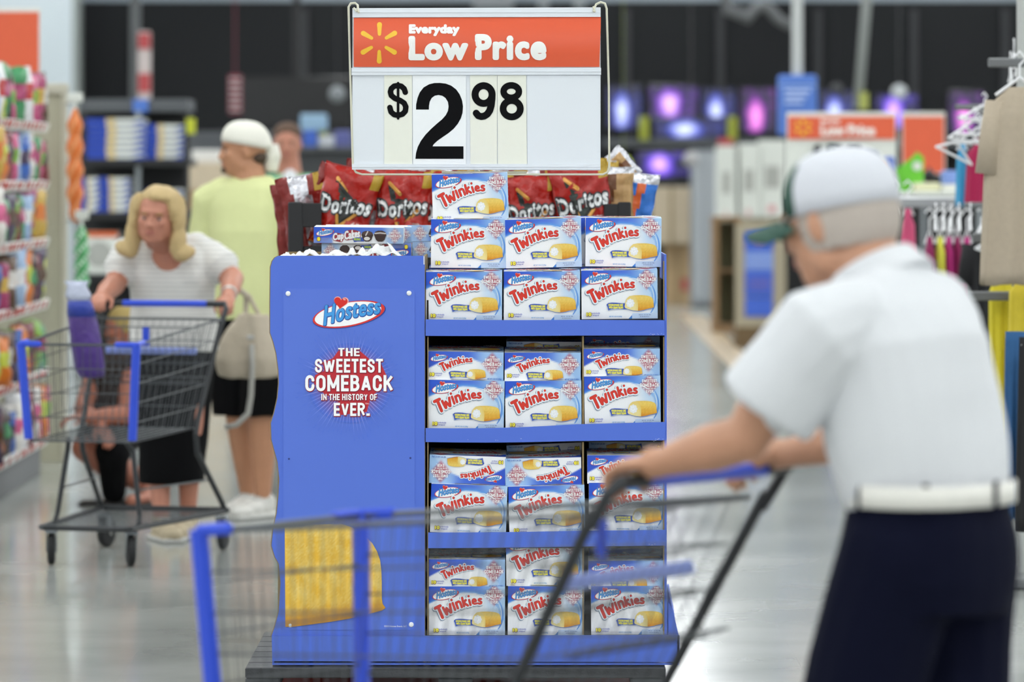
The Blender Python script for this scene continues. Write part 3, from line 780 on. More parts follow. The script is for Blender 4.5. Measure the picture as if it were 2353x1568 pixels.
C_('flat', 1430, 838, -d2(.3), 'cake carton in shadow behind the right flat one of the second shelf', dY=.165)
C_('upright', 1075, 1226, d2(2.0), 'tilted upright cake carton at the left of the third shelf down')
C_('upright', 1258, 1228, -d2(1.5), 'tilted upright cake carton in the middle of the third shelf down')
C_('upright', 1441, 1221, -d2(.2), 'upright cake carton at the right of the third shelf down')
C_('turned', 1073, 1113, d2(1.8), 'cake carton lying upside down at the left of the third shelf')
C_('turned', 1249, 1118, -d2(1.2), 'cake carton lying upside down in the middle of the third shelf')
C_('flat', 1437, 1112, d2(0), 'cake carton lying flat at the right of the third shelf')
C_('turned', 1253, 1085, -d2(2.5), 'cake carton in shadow behind the middle upside-down one', dY=.16)
C_('turned', 1440, 1080, -d2(.5), 'cake carton in shadow behind the right flat one of the third shelf', dY=.165)
C_('upright', 1073, 1460, d2(0), 'upright cake carton at the left of the bottom shelf', pitch=d2(2))
C_('upright', 1254, 1460, d2(.4), 'upright cake carton in the middle of the bottom shelf', pitch=d2(2))
C_('upright', 1446, 1459, -d2(.2), 'upright cake carton at the right of the bottom shelf', pitch=d2(2))
C_('flat', 1073, 1351, d2(.3), 'cake carton lying flat at the left of the bottom shelf', pitch=d2(5))
C_('upright', 1251, 1346, -d2(.6), 'upright cake carton stacked on the middle one of the bottom shelf', pitch=d2(2), dY=.012)
C_('flat', 1440, 1354, -d2(.4), 'cake carton lying flat at the right of the bottom shelf', pitch=d2(4))
C_('flat', 1440, 1325, d2(.4), 'cake carton in shadow behind the right flat one of the bottom shelf', dY=.165, pitch=d2(4))
# ================================================================ price sign over the display
YS = 12.86
sg = empty('price_sign', (PX(1095, YS), YS, PZ(392, YS)), 0, 'white price sign with red header reading Low Price $2.98', 'sign')
sx_, sy_, sz_ = sg.location
def S_(px, py): return (PX(px, YS)-sx_, PZ(py, YS)-sz_)
wp = mat('sign_white', '#dfe4ea', .35, var=.015, scale=5); cream_c = mat('number_card_cream', '#e9eade', .45, var=.02); whc = mat('number_card_white', '#eef1f3', .45, var=.02)
def rect(a, b, c, d): return [S_(a, b), S_(c, b), S_(c, d), S_(a, d)]
MB().prism([S_(810, 20), S_(1380, 17), S_(1380, 392), S_(809, 390)], 0, .006).obj('backing', wp, sg)
for q, (a, b, c, d) in enumerate(((810, 17, 1380, 40), (808, 156, 1381, 173), (809, 377, 1379, 390))):
    ch = MB(); ch.prism([S_(a, b+(2 if q == 0 else 0)), S_(c, b), S_(c, d-(1 if q < 2 else 0)), S_(a, d)], -.007, 0); o = ch.obj('channel', wp, sg)
    b2 = MB(); b2.prism([S_(a, (b+d)/2-1), S_(c, (b+d)/2-1.5), S_(c, (b+d)/2+.5), S_(a, (b+d)/2+1)], -.0085, -.007); b2.obj('ridge', wp, o)
# curved red header
hd = MB(); n = 10
rows = []
for k in range(n+1):
    t = k/n; y = 41+(154-41)*t; bulge = -.003-.012*math.sin(math.pi*t)
    a = S_(813, y); b = S_(1379+1.5*math.cos(t*math.pi), y-2*(1-t)); rows.append((a, b, bulge))
V = []
for a, b, bu in rows:
    for i in range(9): V.append((a[0]+(b[0]-a[0])*i/8, bu, a[1]+(b[1]-a[1])*i/8))
hd.add(V, [(j*9+i, (j+1)*9+i, (j+1)*9+i+1, j*9+i+1) for j in range(n) for i in range(8)])
hd.obj('header_card', mat('header_red', '#e4603f', .22, spec=.5, var=.02, scale=4), sg, smooth=True)
def hsurf(x, z, h):
    t = (PZ(41, YS)-(z+sz_))/(PZ(41, YS)-PZ(154, YS)); return Vector((x, -.003-.012*math.sin(math.pi*max(0, min(1, t)))-h, z))
k1 = 2353/650
zs = lambda x, y: S_(780+x/k1, y/k1)
hp = Print(.0002)
for (x, y), ang in (((334, 245), 90), ((234, 298), 150), ((426, 297), 30), ((232, 416), 210), ((424, 416), -30), ((332, 470), -90)):
    a = math.radians(ang); L = 40
    inn = (x-math.cos(a)*L, y+math.sin(a)*L); out = (x+math.cos(a)*L, y-math.sin(a)*L)
    hp.put(union([disc(*inn, 14, 12), capsule(inn, out, 14, 21), disc(*out, 21, 12)]).map(zs), '#f6c33c')
def up(s): return s.map(lambda x, y: (x, -y))
hp.put(up(fit(text('Everyday', 4, 1.08), 578, -302, 1000, -203, 7.5)).map(zs), '#f6f6f2')
hp.put(up(fit(text('Low', 4, 1.12), 575, -505, 1072, -300, 15.5)).map(zs), '#f6f6f2')
hp.put(up(fit(text('Price', 4, 1.14), 1127, -503, 1722, -284, 15.5)).map(zs), '#f6f6f2')
link('header_print', hp.mesh('header_print', INK, surf=hsurf), sg)
# number cards
cards = [('$', 883, 947, 0, cream_c), ('2', 948, 1071, 1, whc), ('9', 1080, 1142, 2, cream_c), ('8', 1143, 1209, 3, cream_c), (None, 1211, 1379, 4, wp)]
def q_(lines): return strokes(lines, 20)
two = poly([(637, 912), (638, 870), (650, 815), (668, 770), (700, 728), (745, 702), (790, 691), (835, 690), (885, 696), (930, 713), (970, 743), (1000, 785), (1020, 835), (1028, 885), (1024, 940), (1010, 985), (985, 1030), (950, 1072), (905, 1110), (860, 1140), (815, 1172), (785, 1200), (775, 1218), (1032, 1218), (1032, 1322), (632, 1322), (637, 1275), (652, 1222), (678, 1172), (715, 1122), (760, 1075), (810, 1030), (855, 992), (885, 958), (903, 922), (908, 885), (902, 848), (882, 815), (855, 797), (825, 791), (793, 797), (768, 815), (752, 845), (745, 880), (744, 912)])
nine = q_([(arc(1199, 787, 71, 74, 0, 360, 24), 29), (arc(1199, 787, 71, 74, 0, 0, 1) + [(1268, 830), (1262, 880), (1250, 920), (1230, 950), (1205, 966), (1180, 970), (1155, 963), (1138, 942)], 29)])
eight = q_([(arc(1429, 762, 64, 52, 0, 360, 22), 27), (arc(1433, 905, 72, 68, 0, 360, 24), 28)])
doll = q_([([(548, 768), (538, 738), (515, 718), (487, 712), (455, 717), (432, 737), (424, 765), (432, 795), (460, 818), (505, 836), (538, 858), (553, 890), (548, 925), (525, 950), (490, 960), (455, 954), (430, 932), (420, 895)], 23), ([(488, 692), (488, 985)], 11)])
num = {'$': doll, '2': two, '9': nine, '8': eight}
for ch, a, b, i, m in cards:
    c = MB(); c.prism([S_(a, 173), S_(b, 173), S_(b+(2 if i in (3,) else 0), 377), S_(a+(1 if i else 0), 377)], -.0022-(.0008 if i == 1 else 0), -.0006)
    o = c.obj('number_card', m, sg)
    if ch:
        np_ = Print(); np_.put(num[ch].map(zs), '#0b0b0e'); link('numeral', np_.mesh('numeral', INKM, M=Matrix.Translation((0, -.0031, 0)), z0=.0003), o)
# wire holder frame
wire = mat('ivory_wire', '#cfcdb9', .35, spec=.5)
fr = MB()
def W3(px, py, y=0): x, z = S_(px, py); return (x, y, z)
fr.tube([W3(825, 30, -.012), W3(823, 22, -.01), W3(822, 12, -.004), W3(816, 7, 0), W3(806, 8, 0), W3(801, 16, 0), W3(802, 60, 0), W3(807, 250, 0), W3(811, 385, 0), W3(818, 396, 0), W3(832, 401, 0), W3(1100, 401, 0), W3(1385, 401, 0), W3(1396, 396, 0), W3(1400, 385, 0), W3(1399, 200, 0), W3(1394, 20, 0), W3(1390, 8, 0), W3(1380, 5, 0), W3(1370, 10, 0), W3(1366, 18, -.006), W3(1364, 27, -.012)], .0032, 8)
fr.tube([W3(1015, 396, .004), W3(1210, 396, .004)], .0032, 6)
fr.obj('wire_frame', wire, sg)
cl = MB(); cl.tube([W3(813, 18, -.008), W3(820, 27, -.012)], .0028, 6); cl.tube([W3(1363, 15, -.008), W3(1367, 28, -.012)], .0028, 6); cl.obj('hook', wire, sg)
pole = MB(); pole.tube([(0, .012, -.006), (0, .24, -.006), (0, .262, -.03), (0, .262, -(sz_-.135))], .009, 10); pole.box((0, .262, -(sz_-.14)), (.2, .12, .008), bev=.002); pole.obj('pole', wire, sg)
# ================================================================ chips rack behind the display
YR = 14.55
blk = mat('black_metal', '#17171a', .4, spec=.5, bump=.05)
film = mat('red_film', '#a91a10', .26, spec=.55, bump=.9, bscale=22)
rk = empty('chip_rack', (PX(1055, YR), YR, 0), 0, 'black metal chip rack standing right behind the blue snack display', 'rack')
def RL(px, py, Y=YR): p = P(px, py, Y); return Vector((p.x-rk.location.x, Y-YR, p.z))
for a, b in ((666, 700), (1418, 1448)):
    x0_, x1_ = RL(a, 0).x, RL(b, 0).x; zt_ = RL(0, 464).z
    m = MB(); m.box(((x0_+x1_)/2, -.10, zt_/2), (x1_-x0_, .05, zt_), bev=.004); m.box(((x0_+x1_)/2, .35, zt_/2), (x1_-x0_, .05, zt_), bev=.004); m.box(((x0_+x1_)/2, .125, zt_-.06), (x1_-x0_, .42, .03)); m.obj('post', blk, rk)
xa_, xb_ = RL(668, 0).x, RL(1446, 0).x
MB().box(((xa_+RL(742, 0).x)/2, -.112, RL(0, 494).z), (RL(742, 0).x-xa_, .015, RL(0, 467).z-RL(0, 522).z), bev=.003).obj('side_plate', blk, rk)
MB().box((RL(1410, 0).x, -.112, RL(0, 494).z), (.07, .015, .075), bev=.003).obj('side_plate', blk, rk)
for z in (.12, .5, .88, 1.26):
    MB().box(((xa_+xb_)/2, .13, z), (xb_-xa_-.09, .44, .015), bev=.003).obj('shelf', blk, rk)
    MB().box(((xa_+xb_)/2, -.1, z+.03), (xb_-xa_-.09, .012, .06), bev=.003).obj('shelf_lip', blk, rk)

def bag_shape(w, h, t, seed, crink=.009):
    rnd = random.Random(seed); off = Vector((rnd.uniform(0, 50), rnd.uniform(0, 50), 0))
    def prof(u, v):      # u,v in -1..1 ; half thickness and pinch
        e = max(0.0, 1-abs(v)**3.2)*max(0.0, 1-abs(u)**2.6)
        return t/2*(e**.55)
    def wid(v): return w/2*(1-.10*(1-abs(v))**1.2 + .02*math.sin(9*v))
    def S(u, v, side):
        x = u*wid(v); z = v*h/2; y = prof(u, v)
        n = mnoise.noise(Vector((u*2.3, v*3.1, 0))+off)*crink*2 + mnoise.noise(Vector((u*7, v*8, 4))+off)*crink
        if abs(v) > .9: n = .003*math.sin(u*14+seed)
        return Vector((x, side*(y+n*(.3 if y < .004 else 1))+ (n*.6 if abs(v) > .9 else 0), z+(.004*math.sin(u*5+seed) if v > .9 else 0)))
    return S
def make_bag(w, h, t, seed, mats, col2=None, n=18, m=24):
    S = bag_shape(w, h, t, seed); V = []; Fs = []; mi = []
    for side in (-1, 1):
        o = len(V)
        for j in range(m+1):
            for i in range(n+1): V.append(tuple(S(-1+2*i/n, -1+2*j/m, side)))
        for j in range(m):
            for i in range(n):
                q = (o+j*(n+1)+i, o+j*(n+1)+i+1, o+(j+1)*(n+1)+i+1, o+(j+1)*(n+1)+i)
                Fs.append(q if side < 0 else q[::-1])
                mi.append(col2(-1+2*(i+.5)/n, -1+2*(j+.5)/m, side) if col2 else 0)
    # stitch the rim
    A = [j*(n+1) for j in range(m+1)]; B = [j*(n+1)+n for j in range(m+1)]; o2 = (m+1)*(n+1)
    for L_ in (A, B[::-1]):
        for a, b in zip(L_, L_[1:]): Fs.append((a, b, b+o2, a+o2)); mi.append(0)
    for i in range(n): Fs.append((i+1, i, i+o2, i+1+o2)); mi.append(0); k = m*(n+1); Fs.append((k+i, k+i+1, k+i+1+o2, k+i+o2)); mi.append(0)
    me = bpy.data.meshes.new('bag'); me.from_pydata(V, [], Fs)
    for q in mats: me.materials.append(q)
    me.polygons.foreach_set('material_index', mi); me.polygons.foreach_set('use_smooth', [True]*len(Fs)); me.update()
    return me, S
silver = mat('silver_film', '#c9c9cf', .22, metal=.7, bump=.6, bscale=40)
gold = mat('gold_film', '#b3912a', .35, bump=.4)
# printing for the red bags, in units u,v (-1..1)
BW, BH = .215, .30
wd = text('Doritos', 3, 1.12)
dor = fit(wd, -.92, -.12, .92, .30, .022).map(lambda x, y: (x, y+.06*math.sin(x*2.4)))
dor_o = dilate(dor, .045, 6); tri_b = poly([(-.55, .62), (-.45, .62), (.55, .12), (-.1, -.45), (-.22, -.42)]); tri_k = poly([(-.42, .48), (.35, .1), (-.12, -.32)])
tri_o = [strokes([([(-.5, .68), (-.1, .42)], .055)], 6), strokes([([(.62, .08), (-.12, -.48), (-.28, -.1)], .05)], 6)]
sub1 = fit(text('NACHO', 1), .2, -.36, .66, -.27, .012); sub2 = fit(text('CHEESE', 1), .12, -.48, .66, -.39, .012)
sub_bg = poly([(.05, -.52), (.72, -.52), (.75, -.24), (.16, -.22)])
def flame(u0, v0, s): return poly([(u0-.3*s, v0-.5*s), (u0-.1*s, v0+.1*s), (u0, v0-.1*s), (u0+.15*s, v0+.25*s), (u0+.35*s, v0-.5*s)])
def bag_print(S):
    pr = Print(.0004)
    sub = lambda s: s
    pr.put(union([[(-.95, -.98), (.95, -.98), (.9, -.62), (.4, -.7), (-.2, -.6), (-.8, -.72)]]), '#d9782a')
    pr.put(tri_b, '#2b2c2a'); pr.put(tri_k, '#37403b')
    for t in tri_o: pr.put(t, '#e2a54e')
    pr.put(dor_o, '#3a3c3e'); pr.put(dor, '#e9eaea')
    pr.put(sub_bg, '#b8433c'); pr.put(sub1, '#e6c9c4'); pr.put(sub2, '#e6c9c4')
    def surf(u, v, h):
        p = S(max(-1, min(1, u)), max(-1, min(1, v)), -1); return Vector((p.x, p.y-.0012-h, p.z))
    return pr.mesh('bag_print', INKF, surf=surf)
BAGS = {}
def chip_bag(px, py, Y, h, roll, label, kind='red', seed=1, yaw=0, group='chip bags on the black rack', flip=False):
    k = (kind, seed)
    if k not in BAGS:
        r = bpy.data.objects.new('chip_bag', None); COL.objects.link(r); r.empty_display_size = .02
        w_, h_ = (BW, BH)
        if kind == 'red':
            me, S = make_bag(w_, h_, .075, seed, [film, gold], lambda u, v, s: 1 if (u > .72 and v > .62) else 0); link('body', me, r); link('bag_print', bag_print(S), r)
        elif kind == 'back':
            me, S = make_bag(w_, h_, .075, seed, [mat('dark_red_film', '#7c140e', .28, spec=.5, bump=.9, bscale=22), silver, gold], lambda u, v, s: (1 if -.35 < u+v*.25 < .3 else (2 if v > .55 and u > .3 else 0))); link('body', me, r)
        elif kind == 'blue':
            me, S = make_bag(w_, h_, .075, seed, [mat('blue_film', '#2f74cf', .3, bump=.4, bscale=30), silver, mat('orange_film', '#d8642f', .3, bump=.4)], lambda u, v, s: 1 if v > .75 else (2 if abs(u-.2-v*.3) < .16 or v < -.5 else 0)); link('body', me, r)
        elif kind == 'brown':
            me, S = make_bag(w_, h_, .075, seed, [mat('tan_film', '#b99462', .35, bump=.4, bscale=30), silver, mat('brown_film', '#6a3f1f', .35, bump=.4)], lambda u, v, s: 1 if v > .8 or u < -.7 else (2 if abs(u+.1-v*.3) < .25 else 0)); link('body', me, r)
        s_ = MB()
        for q in (-1, 1): s_.box((0, 0, q*(h_/2-.006)), (w_*.93, .004, .011), bev=.0015)
        s_.obj('crimped_seal', mats_seal[kind], r)
        BAGS[k] = r
    else: r = copy_tree(BAGS[k])
    r.location = P(px, py, Y); sc = h/BH; r.scale = (sc, sc, sc)
    r.rotation_euler = Euler((math.radians(6), -math.radians(roll) + (math.pi if flip else 0), yaw)); tag(r, label, 'bag', group); return r
mats_seal = {'red': mat('seal_red', '#9c2a24', .35, bump=.5), 'back': silver, 'blue': silver, 'brown': silver}
chip_bag(794, 478, YR-.07, .275, -14, 'red chip bag tilted left at the left end of the rack front', 'red', 1)
chip_bag(925, 483, YR-.05, .27, -3, 'red chip bag beside the top carton stack, second from the left', 'red', 2)
chip_bag(1030, 487, YR-.02, .27, 2, 'red chip bag mostly hidden behind the top carton', 'red', 3)
chip_bag(1118, 487, YR-.045, .26, 2, 'red chip bag peeping out right of the top carton', 'red', 1)
chip_bag(1222, 490, YR-.055, .25, 4, 'red chip bag right of the top carton, slightly crushed at the top', 'red', 2)
chip_bag(1340, 470, YR-.08, .28, 9, 'large red chip bag at the right end of the rack front', 'red', 4)
chip_bag(712, 492, YR+.16, .27, 10, 'dark red chip bag with silver foil stripe at the left rack post', 'back', 5)
chip_bag(690, 505, YR+.25, .25, 6, 'chip bag leaning outward past the left rack post', 'back', 6)
chip_bag(757, 452, YR+.15, .2, -24, 'silver-backed chip bag behind the leftmost red bags', 'back', 7)
for i, (x, y, s) in enumerate(((845, 452, 5), (905, 450, 6), (968, 452, 7), (1040, 448, 5), (1100, 450, 6), (1165, 448, 7), (1240, 450, 5), (1300, 447, 6), (1365, 452, 7))):
    chip_bag(x, y, YR+.17, .24, (-8, 5, -3, 8, -5, 3, 7, -6, 2)[i], ['red and silver chip bag in the rear row, behind the left front bags', 'red and silver chip bag in the rear row behind the second front bag', 'red and silver chip bag in the rear row left of the sign centre', 'red and silver chip bag in the rear row behind the top carton', 'red and silver chip bag in the rear row just right of the top carton', 'red and silver chip bag in the rear row above the crushed bag', 'red and silver chip bag in the rear row between two front bags', 'red and silver chip bag in the rear row under the sign', 'red and silver chip bag in the rear row at the right end'][i], 'back', s)
chip_bag(1398, 470, YR+.02, .25, 2, 'brown and silver snack bag beside the right rack post', 'brown', 8)
chip_bag(1442, 482, YR+.2, .26, -8, 'blue and orange snack bag outside the right rack post', 'blue', 9)
chip_bag(1405, 400, YR+.22, .17, -50, 'tan snack bag poking up right of the price sign', 'brown', 10)

# ---------------- cupcake boxes over the side bin
CWD, CHT, CDP = .2665, .0475, .14
CLR = {'cake': '#3a2a26'}
def cup_art():
    pr = Print()
    mp = box_map(25, 268, 1768, 568, -CWD/2, CHT/2, CWD/2, -CHT/2)
    g = grid(25, 268, 1768, 568, 40, 14)
    def c(x, y):
        u = (x-25)/1743; v = (y-268)/300
        k = lerp(rgb('#2f5bd2'), rgb('#5a82de'), u*1.4); k = lerp(k, rgb('#f2f5fa'), sm(.45, .6, v+.12*math.sin(u*3)-.2*(u < .25))*(1 if u > .2 else .4)); k = lerp(k, rgb('#a9c9f0'), sm(.75, .85, u))
        gl = max(0, 1-(abs(u-.905)/.085+abs(v-.5)/.6)); return lerp(k, rgb('#cf5a66'), min(.75, gl*1.5))
    pr.L.append((g.map(mp), [c(x, y) for x, y in g.v]))
    logo(pr, box_map(130, 415, 785, 720, *mp(70, 285), *mp(425, 440)))
    w1 = fit(text('Cup', 3, 1.15), 395, -555, 612, -375, 9).map(lambda x, y: (x, -y-(x-395)*.16+10)); w2 = fit(text('Cakes', 3, 1.12), 618, -500, 925, -330, 9).map(lambda x, y: (x, -y-(x-618)*.16+10))
    for w_ in (w1, w2): pr.put(dilate(w_, 9, 6, 2, 3).map(mp), '#9c3540')
    for w_ in (w1, w2): pr.put(w_.map(mp), '#f4f4f6')
    pr.put(poly([(780, 480), (850, 455), (980, 455), (1010, 530), (880, 530), (810, 545)]).map(mp), '#3c58b4'); pr.put(fit(text('MULTIPACK', 1), 805, -515, 940, -470, 3).map(lambda x, y: (x, -y)).map(mp), '#b7d23c')
    def cupc(cx, cy, s, cut):
        pr.put(poly([(cx-120*s, cy-30*s), (cx-95*s, cy-85*s), (cx-40*s, cy-105*s), (cx+40*s, cy-105*s), (cx+100*s, cy-80*s), (cx+120*s, cy-25*s), (cx+85*s, cy+70*s), (cx+40*s, cy+100*s), (cx-40*s, cy+100*s), (cx-80*s, cy+70*s)]).map(mp), '#3c2a27')
        pr.put(poly([(cx-110*s, cy-40*s), (cx-85*s, cy-82*s), (cx, cy-100*s), (cx+90*s, cy-78*s), (cx+112*s, cy-35*s), (cx, cy-20*s)]).map(mp), '#55403c')
        pr.put(strokes([([(cx-100*s, cy-50*s), (cx, cy-62*s), (cx+105*s, cy-50*s)], 11*s)] if not cut else [([(cx-30*s, cy-20*s), (cx+10*s, cy-95*s)], 13*s)], 6).map(mp), '#d8d2cc')
        if cut: pr.put(poly(ellipse(cx-5*s, cy+45*s, 62*s, 36*s)).map(mp), '#e6e2df')
    cupc(1065, 435, .95, True); cupc(1315, 430, 1.0, False)
    slogan(pr, box_map(0, 0, 1000, 785, *mp(1455, 310), *mp(1735, 530)))
    e = fit(text('8', 3), 92, -530, 155, -455, 8).map(lambda x, y: (x, -y)); pr.put(dilate(e, 7, 6).map(mp), '#7b4630'); pr.put(e.map(mp), '#fbe93e')
    pr.put(fit(text('individually', 1), 175, -495, 330, -465, 1.5).map(lambda x, y: (x, -y)).map(mp), '#8f92c8'); pr.put(fit(text('wrapped', 1), 180, -525, 300, -498, 1.5).map(lambda x, y: (x, -y)).map(mp), '#8f92c8')
    return pr
CUP = cup_art().mesh('front_print', INK); CUPB = MB().box((0, 0, 0), (CWD, CDP, CHT), bev=.001).mesh('carton', card)
CUPT = MB().box((0, 0, CHT/2), (CWD*.98, .001, .0008)).mesh('lid_seam', mat('seam_grey', '#aeb4bf'))
cp0 = None
def cupbox(px, pbot, Y, roll, yaw, label, flip=False):
    global cp0
    if cp0 is None:
        cp0 = bpy.data.objects.new('cupcake_box', None); COL.objects.link(cp0); link('body', CUPB, cp0); link('front_print', CUP, cp0, (0, -CDP/2, 0)); link('lid_seam', CUPT, cp0); r = cp0
    else: r = copy_tree(cp0)
    R = Matrix.Rotation(yaw, 4, 'Z') @ Matrix.Rotation(roll + (math.pi if flip else 0), 4, 'Y') @ Matrix.Rotation(math.radians(1.5), 4, 'X')
    b = P(px, pbot, Y); r.matrix_world = Matrix.Translation(b+Vector((0, CDP/2, CHT/2))) @ R
    tag(r, label, 'box', 'cupcake boxes above the side bin'); return r
cupbox(824, 558, 12.92, d2(.6), 0, 'blue cupcake box on top, left of the tall carton stack')
cupbox(842, 597, 12.935, -d2(.2), 0, 'upside-down cupcake box under the top cupcake box', True)
cupbox(1048, 556, 13.0, 0, 0, 'pale blue upside-down cupcake box half hidden by cartons', True)
cupbox(1050, 593, 13.0, 0, 0, 'lowest pale blue cupcake box beside the carton stack', True)
cupbox(846, 556, 13.1, d2(.5), 0, 'cupcake box behind the top cupcake box')
cupbox(1038, 555, 13.15, 0, 0, 'rearmost pale blue cupcake box', True)
# crumpled white film spilling over the rim of the bin
filmw = mat('white_film', '#e8e9ea', .25, spec=.6, bump=.5, bscale=120)
def crumple(px0, px1, pytop, Y, seed, label, peak=None):
    rnd = random.Random(seed); a = P(px0, 592, Y); b = P(px1, 592, Y); n = 26; m = 7; V = []; Fs = []
    w_ = b.x-a.x; h_ = PZ(pytop, Y)-PZ(592, Y); off = Vector((seed*7.1, 0, 0))
    for j in range(m+1):
        v = j/m
        for i in range(n+1):
            u = i/n; env = math.sin(math.pi*min(1, max(0, u)))**.5
            k = .6+.5*mnoise.noise(Vector((u*4, v*1.5, 0))+off)+.16*mnoise.noise(Vector((u*11, v*4, 2))+off)
            z = h_*env*max(.1, k)*math.sin(math.pi*(.15+.7*v))*1.25-.006
            V.append((u*w_-w_/2+.004*mnoise.noise(Vector((u*9, v*9, 5))+off), v*.07+.012*mnoise.noise(Vector((u*8, v*4, 7))+off), z))
    for j in range(m):
        for i in range(n): Fs.append((j*(n+1)+i, j*(n+1)+i+1, (j+1)*(n+1)+i+1, (j+1)*(n+1)+i))
    me = bpy.data.meshes.new('wrapper'); me.from_pydata(V, [], Fs); me.materials.append(filmw); me.polygons.foreach_set('use_smooth', [True]*len(Fs)); me.update()
    o = link('plastic_wrapper', me, None, ((a.x+b.x)/2, Y, a.z)); md = o.modifiers.new('s', 'SOLIDIFY'); md.thickness = .0012
    tag(o, label, 'wrapper', 'crumpled wrappers in the side bin'); return o
crumple(640, 682, 570, 12.68, 1, 'crumpled white wrapper at the left corner of the bin rim')
crumple(676, 738, 562, 12.68, 2, 'crumpled white wrapper second from the left on the bin rim')
crumple(728, 812, 566, 12.69, 3, 'crumpled white wrapper on the bin rim below the cupcake boxes')
crumple(790, 850, 558, 12.69, 6, 'crumpled white wrapper in the middle of the bin rim')
crumple(832, 925, 552, 12.69, 4, 'large crumpled white wrapper right of the middle of the bin rim')
st = MB(); st.add([tuple(P(a, b, Y)) for a, b, Y in ((889, 557, 12.72), (898, 562, 12.72), (922, 592, 12.69), (908, 592, 12.69), (889, 557, 12.735), (898, 562, 12.735), (922, 592, 12.705), (908, 592, 12.705))], [(0, 3, 2, 1), (4, 5, 6, 7), (0, 1, 5, 4), (1, 2, 6, 5), (2, 3, 7, 6), (3, 0, 4, 7)])
o = st.obj('plastic_strip', filmw); tag(o, 'folded white plastic strip sticking up from the bin rim', 'wrapper')
